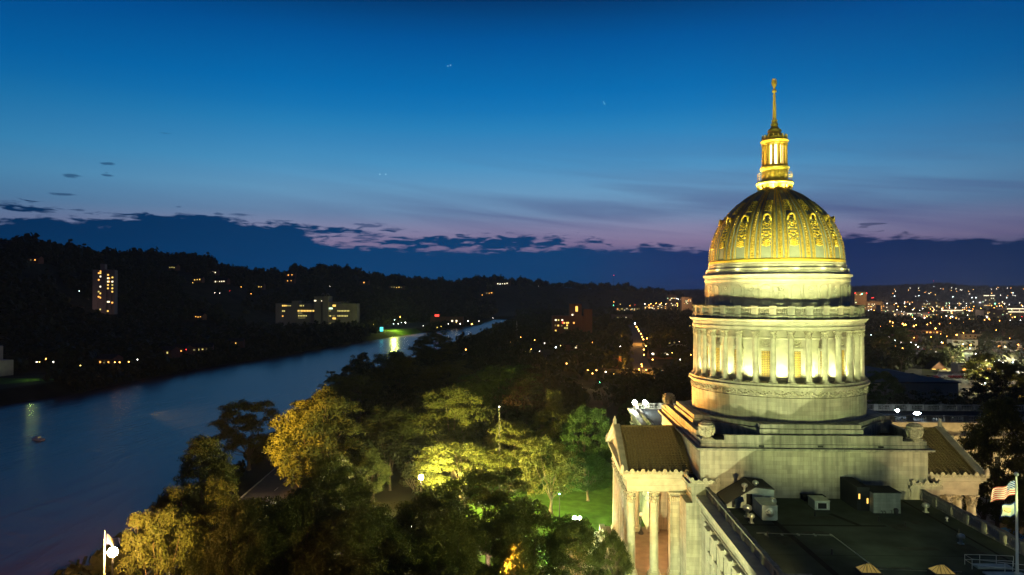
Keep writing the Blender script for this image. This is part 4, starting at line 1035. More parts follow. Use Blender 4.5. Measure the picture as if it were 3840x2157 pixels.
for y in ys: v += [(float(side(LB, None, np.array([y]))[0]) - 6, y, WATER), (float(side(RB, None, np.array([y]))[0]) + 6, y, WATER)]
mb.add(v, [(2 * i, 2 * i + 1, 2 * i + 3, 2 * i + 2) for i in range(n_)]); mb.build('river', 'river_water', kind='structure')

# riverside road, walks and lawns -----------------------------
def ribbon(name, pts, wd, z, mat, kind='structure', th=0):
    mb = MB(); L = []
    for i, (x, y) in enumerate(pts):
        a = Vector(pts[max(i - 1, 0)]); b_ = Vector(pts[min(i + 1, len(pts) - 1)]); d = (b_ - a).normalized() * wd / 2
        L.append(((x - d.y, y + d.x), (x + d.y, y - d.x)))
    for (a, b_), (c, d) in zip(L, L[1:]):
        mb.add([(*a, z), (*b_, z), (*d, z), (*c, z)], [(3, 2, 1, 0)] if True else 0)
        if th: mb.add([(*a, z), (*b_, z), (*d, z), (*c, z), (*a, z - th), (*b_, z - th), (*d, z - th), (*c, z - th)], [(0, 1, 5, 4), (3, 7, 6, 2), (0, 4, 7, 3), (1, 2, 6, 5)])
    return mb.build(name, mat, kind=kind)
RD = [(-58, -300), (-60, 60), (-62, 160), (-66, 240), (-70, 350), (-62, 500), (-42, 680), (-26, 790), (0, 930), (70, 1200)]
ribbon('road', RD, 13, .12, 'asphalt')
for s in (-6.7, 6.7): ribbon('kerb', [(x + s, y) for x, y in RD], .35, .26, 'kerb_stone', th=.25)
mb = MB()
for y in range(60, 400, 9):
    x = interp(y, [(b_, a) for a, b_ in RD]); mb.box(x - .07, x + .07, y, y + 3, .124, .128)
mb.build('road_marking', 'white_canvas', kind='structure')
ribbon('pavement', [(x + 9.3, y) for x, y in RD[:6]], 2.4, .14, 'paving')
lx, ly, _ = U2W(-40, 20)
mb = MB(); mb.poly([U2W(-58, -60)[:2], U2W(-16.4, -60)[:2], U2W(-16.4, 120)[:2], U2W(-58, 120)[:2]], .004, .05); mb.build('lawn', 'lawn_grass', kind='structure')
mb = MB(); mb.poly([U2W(-58, -4)[:2], U2W(-37.6, -4)[:2], U2W(-37.6, 4)[:2], U2W(-58, 4)[:2]], .06, .09); mb.poly([U2W(-40, -14)[:2], U2W(-30, -14)[:2], U2W(-30, 15)[:2], U2W(-40, 15)[:2]], .10, .13); mb.build('path', 'paving', kind='structure')
mb = MB(); mb.poly([U2W(17, -40)[:2], U2W(100, -40)[:2], U2W(100, 45.7)[:2], U2W(17, 45.7)[:2]], .004, .05); mb.build('plaza', 'paving', kind='structure')
mb = MB(); mb.poly([U2W(42, -10)[:2], U2W(64, -10)[:2], U2W(64, 28)[:2], U2W(42, 28)[:2]], .06, .09); mb.build('lawn', 'lawn_grass', kind='structure')
# ---- places of lights and houses that stay clear of trees
def groundhit(px, py, up=3):      # photo point to the terrain, up metres above it
    lo = None
    for k in range(400):
        y = 250 * 1.009 ** k; x, _, z = atY(px, py, y)
        if z <= hz(x, y) + up: return x, y, max(hz(x, y), 0)
    return atY(px, py, 4500)[0], 4500, 0
HL = [(108, 659, 'w_orange', 'house with one orange light high on the left hill'), (447, 679, 'w_yellow', 'hill house with a pair of bright yellow-white lamps'), (545, 690, 'w_pale', 'pale villa under the crest right of the apartment tower'), (508, 708, 'w_amber', 'long low house with one amber lamp below the pale villa'), (565, 712, 'w_pale', 'long house showing a row of faint pale windows'),
      (736, 697, 'w_orange', 'small orange-lit house just under the saddle of the hill'), (660, 727, 'w_amber', 'house with three amber windows left of the saddle'), (735, 712, 'w_orange', 'low house with orange windows under the saddle'), (920, 716, 'w_orange', 'lone orange-lit house on the middle hill'), (1000, 728, 'w_amber', 'brightly lit mansion halfway up the middle hill'), (1265, 718, 'w_pale', 'hill house with one white window past the mansion'), (1230, 742, 'w_orange', 'house with a dim orange spot low on the right slope'), (1575, 714, 'w_amber', 'amber-lit house near the right end of the hill crest'),
      (305, 910, 'w_orange', 'riverside house with an orange-lit front, leftmost of the bank houses'), (447, 887, 'w_yellow', 'riverside house with a glowing gabled window wall'), (478, 882, 'w_orange', 'riverside house with red-orange windows beside the gabled one'), (520, 880, 'w_yellow', 'riverside house with a row of small yellow windows'), (610, 865, 'w_amber', 'white boathouse glowing amber near the water'), (515, 800, 'w_orange', 'house with an orange lamp on the slope above the bank houses'), (1290, 880, 'w_amber', 'dim house among trees where the river bends')]
L1 = [(1601, 823), (1605, 829), (1607, 833), (1612, 840), (1615, 848), (1618, 854), (1627, 852), (1624, 871), (1619, 880), (1619, 893), (1613, 917), (1607, 930), (1625, 931), (1641, 905), (1614, 922)]
L5 = [(1285, 861, 'O', 1.3), (1370, 864, 'P', 1.2), (1345, 856, 'O', .9), (1310, 849, 'O', .8), (1336, 879, 'O', 2.2), (1398, 874, 'W', 2.4), (1410, 870, 'Y', 1), (1357, 885, 'P', 2), (1400, 765, 'P', 1.2), (1398, 758, 'O', .8), (1490, 862, 'O', .9), (1560, 872, 'P', .9), (1480, 755, 'Y', .7), (1456, 788, 'Y', .8), (1458, 797, 'O', 1), (1425, 915, 'O', 1.5), (1478, 932, 'O', 1.2), (1500, 932, 'O', 1.0), (1490, 940, 'O', 1.0), (1523, 936, 'P', 1.0), (1543, 942, 'Y', .9), (1508, 962, 'G', .5), (1172, 880, 'O', 1.9), (1238, 847, 'O', 1.4), (1708, 860, 'P', 1.4), (1737, 893, 'O', .9), (1710, 905, 'P', .8), (1690, 888, 'Y', .8), (1640, 890, 'P', .8), (1735, 820, 'Y', .6), (1450, 870, 'Y', .8), (1439, 860, 'G', .6)]
L6 = [(1187, 816, 'O', 2.2), (1178, 808, 'P', 1.6), (1158, 815, 'P', 1.3), (1148, 812, 'Y', 1), (1128, 815, 'P', 1.0), (1020, 812, 'P', 1.8), (1007, 798, 'O', 1.4), (993, 805, 'W', .9), (1010, 812, 'W', .9), (990, 815, 'W', 1), (1002, 815, 'P', 1), (967, 802, 'O', 1), (940, 817, 'Y', .8), (1205, 808, 'P', .9), (1240, 800, 'P', .6), (1065, 820, 'P', .6), (1110, 822, 'Y', .7), (1100, 824, 'Y', .7)]
L7 = [(118, 903, 'O', 1.6), (102, 911, 'Y', 1.2), (95, 911, 'P', .9), (137, 911, 'P', .9), (205, 920, 'Y', .7), (303, 912, 'O', 1.1), (291, 912, 'O', .9), (326, 911, 'O', .8), (348, 905, 'P', .8), (470, 880, 'R', .8), (517, 798, 'O', 1.6), (500, 803, 'O', .8), (468, 803, 'P', .8), (585, 821, 'P', .9), (597, 821, 'P', .9), (629, 823, 'P', 1.2), (540, 822, 'W', .8), (560, 826, 'W', .7), (690, 803, 'P', .5), (728, 820, 'W', .9), (799, 818, 'Y', .9), (800, 817, 'P', .8), (848, 811, 'W', .9), (822, 816, 'W', .7), (275, 757, 'P', .7), (253, 757, 'P', .8), (200, 735, 'W', .5), (425, 670, 'W', .6), (440, 666, 'Y', .6), (525, 668, 'O', .7), (485, 713, 'Y', .6), (607, 723, 'O', .6), (541, 738, 'P', .5), (553, 738, 'P', .7), (578, 735, 'R', .6), (587, 771, 'O', .6), (632, 740, 'O', .6), (830, 721, 'P', .5), (1213, 743, 'O', .5), (1258, 718, 'W', .6), (1355, 722, 'P', .5), (1536, 712, 'P', .5), (1557, 716, 'Y', .6), (1582, 719, 'Y', .6), (1590, 719, 'Y', .6)]
L9 = [(2238, 809, 1), (2245, 812, 1.2), (2241, 826, 1.3), (2270, 815, 1.6), (2277, 817, 1.4), (2298, 821, 1.5), (2352, 827, 1.5), (2340, 813, .8), (2365, 840, .7), (2405, 843, 1.5), (2420, 846, 1.2), (2447, 834, .9), (2422, 838, .6), (2431, 844, .9), (2505, 831, 1.4), (2440, 868, 1.4), (2560, 868, 1.8), (2492, 865, 1.7), (2486, 796, 1.3), (2552, 798, 1.3), (2488, 804, .8), (2390, 800, 1), (2370, 863, .6), (2400, 855, .7), (2538, 852, .7), (2200, 850, .7), (2262, 874, 1.7), (2269, 876, 1.8), (2256, 870, 1.2), (2250, 872, 1.2), (2270, 872, 1.0)]
L10 = [(2235, 848, 1.3), (2242, 852, 1.2), (2250, 857, 1.4), (2265, 862, 1.6), (2290, 862, 1.6), (2302, 868, 1.6), (2308, 873, 1.6), (2367, 862, 1.4), (2388, 879, .9), (2421, 866, 1.3), (2438, 877, 1.2), (2452, 890, 1.2), (2464, 906, .9), (2478, 908, 2.4), (2498, 910, 1.4), (2510, 906, 1.6), (2520, 913, 1.6), (2545, 912, 1.3), (2470, 930, 1.6), (2456, 917, 1.2), (2468, 968, 1.6), (2475, 965, 1.4), (2462, 940, .9), (2500, 935, .8), (2190, 843, .6), (2300, 802, 1.5), (2325, 800, 1.6), (2380, 795, 1.4), (2395, 797, 1.4), (2250, 790, 1.3), (2540, 806, .9), (2566, 806, 1)]
CLR = []
for q_ in HL: CLR.append(groundhit(q_[0] * K, q_[1] * K, 4)[:2] + (11,))
for q_ in L7: CLR.append(groundhit(q_[0] * K, q_[1] * K, 7)[:2] + (7,))
for q_ in L1 + L5 + L6 + L9 + L10: CLR.append(atZ(q_[0] * K, q_[1] * K, 7)[:2] + (5.5,))
for q_ in ((1665, 902), (1690, 870), (1445, 880), (1552, 925), (2420, 880), (2445, 936), (2352, 928), (2440, 862), (2520, 880), (2582, 878), (2556, 885), (2478, 955), (2465, 970), (2275, 858), (2320, 838), (2480, 842), (1430, 850)): CLR.append(atZ(q_[0] * K, q_[1] * K, 2)[:2] + (13,))
CX_ = np.array([c[0] for c in CLR]); CY_ = np.array([c[1] for c in CLR]); CW_ = np.array([c[2] for c in CLR])
def is_clear(x, y, margin=0):
    """true where a tree at x, y would stand in front of one of those places"""
    x = np.atleast_1d(x).astype(float); y = np.atleast_1d(y).astype(float); out = np.zeros(len(x), bool)
    for a, b, w_ in zip(CX_, CY_, CW_):
        out |= (np.abs(x - a * y / b) < (w_ * (1 + b / 1500)) + margin) & (y > b - 32 - b * .04) & (y < b + 6)
    return out
# ================================================================ trees
def crown_mesh(name, rx, rz_, nclump, per, leaf, mat, seed, lean=0, trunk_h=5, cone=False):
    """leaf-sized faces spread over uneven clumps through the crown's volume; centre at height trunk_h+rz_"""
    g = np.random.default_rng(seed); Vs = []
    cz = trunk_h + rz_
    dirs = g.normal(size=(nclump, 3)); dirs /= np.linalg.norm(dirs, axis=1)[:, None]
    dirs[:, 2] = np.where(dirs[:, 2] < -.8, -dirs[:, 2], dirs[:, 2])
    rad = g.uniform(.45, .92, nclump)[:, None] ** .6
    wob = 1 + .16 * np.sin(dirs[:, :1] * 3.1 + seed) + .13 * np.cos(dirs[:, 1:2] * 4.3 + seed * 2)
    C = dirs * rad * wob * np.array([rx, rx, rz_])
    if cone: C[:, :2] *= (1.25 - .75 * ((C[:, 2:3] / rz_) + 1) / 2 * 1.2).clip(.15)
    C[:, 2] += cz
    cr = g.uniform(.11, .27, nclump) * rx
    for c, r in zip(C, cr):
        n = int(per * (r / (.23 * rx)) ** 2)
        d = g.normal(size=(n, 3)); d /= np.linalg.norm(d, axis=1)[:, None]; d[:, 2] = np.abs(d[:, 2]) * .9 - .25 * g.random(n)
        lump = 1 + .25 * np.sin(d[:, 0] * 7 + c[0]) * np.cos(d[:, 1] * 6 + c[1])
        p = c + d * (r * g.uniform(.62, 1.08, n) * lump)[:, None]
        nn = d + g.normal(size=(n, 3)) * .55; nn /= np.linalg.norm(nn, axis=1)[:, None]
        a = np.cross(nn, g.normal(size=(n, 3))); a /= np.linalg.norm(a, axis=1)[:, None]; b_ = np.cross(nn, a)
        s = leaf * g.uniform(.6, 1.25, n)[:, None]
        Vs.append(np.stack([p - a * s * .5, p + b_ * s * .32, p + a * s * .5, p - b_ * s * .32], 1).reshape(-1, 3))
    V = np.vstack(Vs); Q = np.arange(len(V)).reshape(-1, 4)
    return npmesh(name, V, Q, mat), C
def trunk_mesh(name, C, trunk_h, r, seed, cz):
    g = random.Random(seed); mb = MB(); top = trunk_h + (cz - trunk_h) * .75
    mb.tube([(0, 0, -.6), (.05, 0, .5), (.1, .1, trunk_h * .6), (0, .15, trunk_h), (.1, 0, top)], [r * 1.5, r * 1.05, r * .9, r * .75, r * .35], 9)
    for k in range(11):
        c = C[g.randrange(len(C))]; z0 = trunk_h * g.uniform(.75, 1.5); a = Vector((0, .1, z0)); b_ = Vector(c); m_ = a.lerp(b_, .5) + Vector((0, 0, -.4))
        mb.tube([a, m_, b_], [r * .42, r * .25, r * .08], 6)
    return mb
TREES = []
def make_tree(seed, rx, rz_, ncl, per, leaf, mat, th, cone=False, far=False):
    me, C = crown_mesh('crown', rx, rz_, ncl, per, leaf, mat, seed, trunk_h=th, cone=cone)
    mb = trunk_mesh('trunk', C, th, rx * .055, seed, th + rz_)
    return me, mb, rx, rz_, th
def proto(spec, name='tree'):
    me, mb, rx, rz_, th = spec
    root = bpy.data.objects.new(name, None); cr = bpy.data.objects.new('crown', me)
    root['rx'] = rx; return root, cr
class TP:
    def __init__(s, *a, **k): s.me, mb, s.rx, s.rz, s.th = make_tree(*a, **k); o = mb.build('trunk', 'bark'); s.tm = o.data; bpy.data.objects.remove(o)
    def place(s, loc, scale, rz, label, group, name='leafy_tree', cat='tree', trunk=True, mat=None):
        r = thing(name, label, cat, loc, rz, group); r.scale = scale
        c = bpy.data.objects.new('crown', s.me); COL.objects.link(c); c.parent = r
        if mat: c.material_slots[0].link = 'OBJECT'; c.material_slots[0].material = MATS[mat]
        if trunk: k = bpy.data.objects.new('trunk', s.tm); COL.objects.link(k); k.parent = r
        return r
NEAR = [TP(101 + i, 7.0, 7.6, 150, 300, .33, 'leaf', 3.0) for i in range(4)] + [TP(140, 6.0, 8.5, 120, 300, .32, 'leaf', 4.0, cone=True)]
MID = [TP(201 + i, 6.5, 6.0, 60, 42, .75, 'leaf_far', 4.2) for i in range(4)]
placed = []
def near(px, py, rx, ry, k, label, Zc=13.5, mat=None, group='trees of the riverside park', name='leafy_tree'):
    """px,py crown centre and half sizes in the 2576-wide photograph; the crown centre stands Zc high"""
    x, y, _ = atZ(px * K, py * K, Zc); rw = rx * K / F * y; rh = ry * K / F * y
    T = NEAR[k]; sx = rw / (T.rx * 1.0); sz = Zc / (T.th + T.rz)
    sz2 = min(sz * 1.25, max(sz * .8, rh / (T.rz * 1.02)))
    placed.append((x, y, rw)); T.place((x, y, Zc - sz2 * (T.th + T.rz) if sz2 < sz else min(0, Zc - sz2 * (T.th + T.rz))), (sx, sx, sz2), rnd.uniform(0, 6.28), label, group, name, mat=mat)
L = 'leafy tree '
near(785, 1125, 118, 140, 0, 'big round tree lit amber from the left above the riverside road', 14)
near(628, 1080, 75, 70, 1, 'dark tree on the river bank behind the amber-lit one')
near(520, 1205, 75, 62, 2, 'dark spreading tree by the water, left of the road')
near(440, 1340, 72, 60, 3, 'amber-edged tree standing beside the small flagpole with the striped flag')
near(555, 1345, 70, 55, 0, 'dim amber tree in front of the gap where the road shows')
near(400, 1425, 80, 50, 1, 'tree next to the orange floodlight at the lower left')
near(600, 1415, 90, 60, 2, 'dark tree at the bottom edge under the road gap')
near(742, 1370, 95, 70, 3, 'black unlit tree right of the parked headlights')
near(868, 1300, 95, 75, 0, 'black unlit tree left of the bright warm floodlight')
near(985, 1095, 72, 62, 1, 'tree with amber patches between the big amber one and the yellow one', 13)
near(935, 1190, 60, 52, 4, 'small pointed amber tree left of the warm floodlight', 10)
near(1140, 1075, 95, 90, 2, 'tall brown-green tree rising above the bright yellow foliage', 15)
near(1160, 1170, 115, 52, 3, 'tree glowing bright yellow right beside the warm floodlight', 10)
near(1290, 1135, 85, 55, 1, 'olive tree in the middle of the lit row', 12)
near(1395, 1065, 66, 80, 4, 'pointed amber-green tree standing tallest near the portico', 15)
near(1385, 1180, 75, 60, 0, 'amber-topped tree above the small green lamp', 12)
near(1470, 1105, 68, 85, 3, 'dark green tree right of the pointed tree near the portico', 14, 'leaf_green')
near(1478, 1190, 58, 36, 2, 'vivid green tree lit by the lawn lamp beside the portico', 8, 'leaf_green')
near(1230, 1290, 110, 78, 1, 'dark green tree below the yellow one', 13)
near(1060, 1345, 110, 85, 0, 'black tree under the warm floodlight', 12)
near(930, 1410, 100, 60, 3, 'dark tree at the bottom edge, below the warm floodlight and to its left')
near(1130, 1415, 95, 60, 2, 'tree at the bottom edge with pink-lit leaves low in its crown', 12)
near(1330, 1370, 92, 70, 0, 'dark tree left of the white lawn floodlight', 12)
near(1290, 1440, 80, 50, 4, 'dark tree at the bottom edge between two wide crowns', 12)
near(1445, 1415, 85, 55, 1, 'green tree in front of the portico steps', 11)
near(1545, 1430, 48, 40, 3, 'small tree with lit leaves overlapping the first portico column', 10)
near(1090, 880, 62, 42, 0, 'dark round tree breaking the river skyline, nearest the far bend', 16)
near(1000, 950, 75, 58, 2, 'dark tree on the bank where the river narrows', 16)
near(880, 1000, 85, 48, 1, 'dark tree on the bank just behind the amber-lit one', 14)
near(1260, 985, 100, 66, 3, 'broad dim green tree behind the lit row', 17, 'leaf_green')
near(1120, 965, 90, 52, 0, 'dark broad tree between the river edge and the dim green one', 15)
near(2505, 1150, 88, 125, 2, 'large tree at the right edge against the glowing facade', 18.5)
near(2470, 1245, 60, 60, 1, 'tree between the right portico and the flagpole', 10)
near(2590, 1290, 60, 80, 0, 'dark tree cut by the right edge behind the flags', 11)
near(2225, 985, 48, 40, 3, 'dim green tree right behind the drum of the dome', 14, 'leaf_green')
near(2250, 860, 42, 38, 1, 'olive tree lit from below beyond the right side of the drum', 14)
near(1575, 1055, 30, 32, 0, 'bright green tree peeping over the left end of the portico roof', 10, 'leaf_green')
near(2470, 935, 50, 40, 2, 'black tree in front of the orange-lit store at the right', 12)
near(2540, 960, 50, 50, 3, 'wide black tree at the right edge above the balustrades', 14)
# infill of unlit park trees
for u in range(-104, -40, 11):
    for v_ in range(-34, 250, 11):
        uu, vv = u + rnd.uniform(-3, 3), v_ + rnd.uniform(-3, 3); x, y, _ = U2W(uu, vv)
        if x < interp(y, [(b, a) for a, b in RB]) + 6 or x > 24: continue
        if y < 102 and x < -30: continue
        rdx = interp(y, [(b, a) for a, b in RD])
        if abs(x - rdx) < 9 or (abs(uu + 37) < 16 and 5 < vv < 56) or any(math.hypot(x - a, y - b) < .8 * r for a, b, r in placed): continue
        if 130 < y < 195 and x < -45: continue
        if abs(x + 22 - (y - 150) * -.13) < 13 and 120 < y < 166: continue
        T = NEAR[rnd.randrange(4)] if y < 170 else MID[rnd.randrange(4)]
        s = rnd.uniform(.75, 1.05); placed.append((x, y, 6)); T.place((x, y, 0), (s, s, s * rnd.uniform(.85, 1.1)), rnd.uniform(0, 6.28), 'unlit park tree lost among the dark crowns by the river', 'unlit trees of the park')
# mid-ground trees across the valley floor
HOUSE_AT = []
cnt = 0
for k in range(4000):
    if cnt >= 235: break
    y = 190 + 620 * rnd.random() ** 1.2; px = rnd.uniform(1150, 3900); x = (px - 1920) / F * y
    u, v_ = W2U(x, y)
    if x < interp(y, [(b, a) for a, b in RB]) + 6: continue
    if -20 < u < 92 and v_ < 78: continue
    if 85 < u < 150 and 165 < v_ < 245: continue
    if x > 150 and 270 < y < 520 and rnd.random() < .72: continue
    if y > 430 and x < interp(y, [(b, a) for a, b in RB]) + 38: continue
    if abs(x - (101 + (y - 550) * .17)) < 10 and y > 510: continue
    if is_clear(x, y, 3)[0] or any(math.hypot(x - a, y - b) < 8.5 for a, b, _ in placed): continue
    placed.append((x, y, 6)); cnt += 1; s = rnd.uniform(.75, 1.3)
    MID[rnd.randrange(4)].place((x, y, 0), (s, s, s * rnd.uniform(.85, 1.1)), rnd.uniform(0, 6.28), 'dark tree among many between the capitol and the town', 'trees between the capitol and the town')

def forest(name, P, size, seed, mat='leaf_far', quads=70, leaf=1.6, label=None):
    g = np.random.default_rng(seed); n = len(P)
    T = []
    for s in range(3):
        d = g.normal(size=(quads, 3)); d /= np.linalg.norm(d, axis=1)[:, None]; d[:, 2] = np.abs(d[:, 2]) - .15
        lump = 1 + .3 * np.sin(d[:, 0] * 4 + s) * np.cos(d[:, 1] * 5)
        p = d * np.array([1, 1, 1.0]) * (g.uniform(.6, 1, quads) * lump)[:, None]
        nn = d + g.normal(size=(quads, 3)) * .35; nn /= np.linalg.norm(nn, axis=1)[:, None]
        a = np.cross(nn, g.normal(size=(quads, 3))); a /= np.linalg.norm(a, axis=1)[:, None]; b_ = np.cross(nn, a)
        T.append(np.stack([p - a * .26, p - b_ * .22, p + a * .26, p + b_ * .22], 1).reshape(-1, 3))
    out = []
    for (x, y, z), s in zip(P, size):
        t_ = T[g.integers(3)]; c, sn = math.cos(x * 7.1), math.sin(x * 7.1)
        Rm = np.array([[c, -sn, 0], [sn, c, 0], [0, 0, g.uniform(.9, 1.25)]]); out.append((t_ * s) @ Rm.T + np.array([x, y, z + s * .55]))
    V = np.vstack(out); Q = np.arange(len(V)).reshape(-1, 4)
    o = bpy.data.objects.new(name, npmesh(name, V, Q, mat)); COL.objects.link(o); tag(o, label, 'woods', None, 'stuff'); return o
# woods of the left bank and the hills
g = np.random.default_rng(5)
def cand(n, qlo, qhi, rlo, rhi, pw=1.0):
    q = g.uniform(qlo, qhi, n); c = 1 / np.sqrt(1 + ((q - 1920) / F) ** 2); y = rlo + (rhi - rlo) * g.random(n) ** pw; return q, (q - 1920) / F * y, y
P = []; S = []
q, x, y = cand(26000, -700, 2900, 300, 4600, 1.6)
ft, rd = IP(q, FOOT), IP(q, RIDG); h = height(x, y); xl = side(LB, x, y)
ok = (x < xl - 9) & (y < rd * 1.12) & (h > -3)
ok &= ~((np.abs(x + 487) < 15) & (y > 815) & (y < 850))
ok &= ~((x > -425) & (x < -245) & (y > 1030) & (y < 1210))       # office block
ok &= ~((x < -278) & (y < 470) & (y > 370))                      # mown bank with the pale building
ok &= ~((np.abs(x + 170) < 52) & (y > 960) & (y < 1330))         # green bank and car park
ok &= (g.random(len(q)) < np.clip(2600 / y, .2, 1)) & ~is_clear(x, y, 5)
x, y, h = x[ok], y[ok], h[ok]; sz = g.uniform(6, 10.5, len(x)) * (1 + np.clip((y - 1500) / 2500, 0, 1) * .8)
forest('woods', np.stack([x, y, h - 1], 1), sz, 3, quads=64, label='dark wooded hillside across the river')
# ridge line trees so that the skyline is uneven
q = np.arange(-350, 2560, 5.0) + g.uniform(-3, 3, 582); c = 1; y = IP(q, RIDG) * g.uniform(.95, 1.0, len(q)); x = (q - 1920) / F * y; h = height(x, y)
sz = np.clip(g.gamma(5, 1.7, len(q)), 4, 17) * (1 + (y - 900) / 5000)
forest('woods', np.stack([x, y, h - 1], 1), sz, 4, quads=110, label='trees along the crest of the near hills')
# far trees of the town and the far range
q, x, y = cand(8200, 1500, 4300, 330, 4200, 1.5); xr = side(RB, x, y); ok = (x > xr + 15) & ~((np.abs(x - (101 + (y - 550) * .17)) < 12) & (y < 1250) & (y > 500)) & ~is_clear(x, y, 3) & ~((x > 88) & (x < 215) & (y < 400)) & ((x < 150) | (y > 500) | (g.random(len(x)) < .18)); x, y = x[ok], y[ok]
forest('woods', np.stack([x, y, height(x, y) - 1.5], 1), g.uniform(5, 9, len(x)), 6, quads=48, label='dark street trees filling the far town')
q, x, y = cand(2500, 2300, 4300, 5300, 7300, 1.0); forest('woods', np.stack([x, y, height(x, y) - 2], 1), g.uniform(14, 26, len(x)), 8, quads=40, label='wooded far range behind the town')
# low river-bank scrub on the near side and far side
y = g.uniform(60, 1500, 900); x = side(RB, None, y) + g.uniform(2, 13, len(y)); forest('bank_scrub', np.stack([x, y, height(x, y)], 1), g.uniform(1.5, 4.2, len(y)), 9, quads=48, label='scrub along the near river bank')
y = g.uniform(420, 1500, 900); x = side(LB, None, y) - g.uniform(1, 14, len(y)); ok = ~((np.abs(x + 200) < 60) & (y > 900) & (y < 1330)); x, y = x[ok], y[ok]
forest('bank_scrub', np.stack([x, y, height(x, y)], 1), g.uniform(2, 6, len(y)), 10, quads=48, label='scrub along the far river bank')
# ================================================================ buildings across the river
def windows(par, lst, mat, d=.15, name='window'):
    """each lit window a mesh of its own; lst holds (x, z, w, h, material, y, axis)"""
    for (x, z, w_, h_, m, y, ax) in lst:
        mb = MB()
        if ax == 'y': mb.box(x - w_ / 2, x + w_ / 2, y - d, y + .05, z - h_ / 2, z + h_ / 2)
        else: mb.box(y - .05, y + d, x - w_ / 2, x + w_ / 2, z - h_ / 2, z + h_ / 2)
        mb.build(name, m, par)
X0 = -487; Y0 = 832; Z0 = hz(X0, Y0)
ap = thing('apartment_tower', 'tall pale apartment tower with scattered lit windows on the dark hillside', 'apartment tower', (X0, Y0, 30), .30)
mb = MB(); mb.box(-11, -5.5, -8, 8, 0, 53); mb.box(-5.5, -1.8, -7.2, 8, 0, 52.5); mb.box(-1.8, 3.2, -9, 8, -2, 53.5); mb.box(3.2, 12, -7, 8, 0, 53)
mb.box(-3.5, 1.2, -6, 5, 53, 60); mb.box(7.2, 8.6, -8, -6.9, 0, 53.2); mb.box(10.8, 12.2, -8, -6.9, 0, 53.2); mb.box(2.4, 3.4, -9.6, -8.9, 0, 54); mb.box(-.6, .4, -9.6, -8.9, 0, 54)
mb.build('wall', 'concrete_tower', ap)
wl = []
for (x, zs_) in ((-4.8, (49, 41, 27, 21)), (-2.8, (51, 49, 45, 33, 25, 20, 6)), (5.0, (47, 43, 39, 35, 31, 15, 4)), (6.2, (43, 39, 15)), (9.6, (44, 39, 35, 31, 27, 14))):
    for z in zs_: wl.append((x, z, 1.7, 1.7, rnd.choice(['w_orange', 'w_amber', 'w_amber', 'w_pale', 'w_yellow', 'w_orange']), (-7.2 if x < 0 else -7.0), 'y'))
windows(ap, wl, None)
ob = thing('office_block', 'long pale office block with rows of lit windows and a taller central stair tower', 'office block', (-337 + 8, 1120, 0), 0)
mb = MB(); S_ = 1120 / F     # metres per photo pixel
def ox(px): return (1000 + px * .1475) * S_ - (1920 * S_) + (337 - 8)
def oz(py): return EYE + (HY - (1080 + py * .1475)) * S_
segs = [(228, 385, 395, 0), (385, 640, 400, .9), (640, 790, 330, 0), (790, 1025, 400, .9), (1025, 1170, 400, .3), (1170, 1225, 400, 1.0), (1225, 1395, 215, -3), (1395, 1450, 215, -1), (1450, 1585, 210, -4), (1560, 1650, 370, .9), (1650, 1790, 370, .3), (1790, 2190, 400, .9), (2190, 2290, 400, 0)]
for (a, b, tp, dy) in segs: mb.box(ox(a), ox(b), dy * 1.2, 22, -2, oz(tp))
mb.box(ox(1010), ox(1225), -.4, 10, oz(365), oz(352)); mb.box(ox(1580), ox(2055), -.4, 10, oz(368), oz(355)); mb.build('wall', 'concrete_tower', ob)
mb = MB()
for (a, b) in ((385, 640), (790, 1025), (1170, 1225), (1560, 1650), (1790, 2190)):
    n = round((b - a) / 40)
    for i in range(n + 1): mb.box(ox(a + (b - a) * i / n) - .18, ox(a + (b - a) * i / n) + .18, .5, 1.1, 0, oz(410))
mb.build('mullion', 'concrete_tower', ob)
mb = MB(); mb.tube([(ox(1440) - 2 + 2 * math.cos(q), 6, oz(190) + 3.5 * math.sin(q)) for q in [PI * k / 8 for k in range(9)]], .8, 5); mb.tube([(ox(1530) + 2.4 * math.cos(q), 6, oz(200) + 3.5 * math.sin(q)) for q in [PI * k / 8 for k in range(9)]], .8, 5); mb.build('roof_dish', 'concrete_tower', ob)
wl = []
def row(xs, z, m, w_=30, h_=34, y=.95):
    for x in xs: wl.append((ox(x), oz(z), w_ * .1475 * S_, h_ * .1475 * S_, m if isinstance(m, str) else rnd.choice(m), y, 'y'))
row(range(405, 500, 40), 453, 'w_amber'); row(range(520, 630, 40), 453, 'w_yellow', 26, 22); row((405, 445), 588, 'w_yellow'); row((408,), 716, 'w_orange', 36, 24)
row((850, 885, 932), 452, 'w_yellow', 22); row(range(805, 1210, 39), 583, ['w_amber', 'w_yellow', 'w_amber'], 28, 38, .25); row(range(810, 920, 39), 640, 'w_dim', 26); row(range(810, 1020, 39), 708, 'w_yellow', 22, 34); row(range(810, 1000, 39), 765, 'w_dim', 26, 20)
row((1695, 1738), 452, 'w_amber', 38, 48, .25); row((1580, 1618, 1658), 522, 'w_green', 34, 42, .25); row((1590, 1620), 583, 'w_dim'); row(range(1812, 2110, 39), 585, 'w_yellow', 24, 34); row((1580, 1620), 712, 'w_yellow'); row(range(1690, 1740, 30), 712, 'w_dim', 26, 30, .25); row(range(1812, 2060, 39), 712, 'w_yellow', 22, 34); row((1695, 1738), 775, 'w_amber', 38, 44, .25); row(range(1580, 1740, 40), 900, 'w_dim', 30, 26, .25); row((1580,), 958, 'w_amber', 34, 36, .25)
row((1250,), 325, 'w_pale', 50, 30, -3.7); row((1400,), 330, 'w_pale', 22, 22, -1.3)
windows(ob, wl, None)
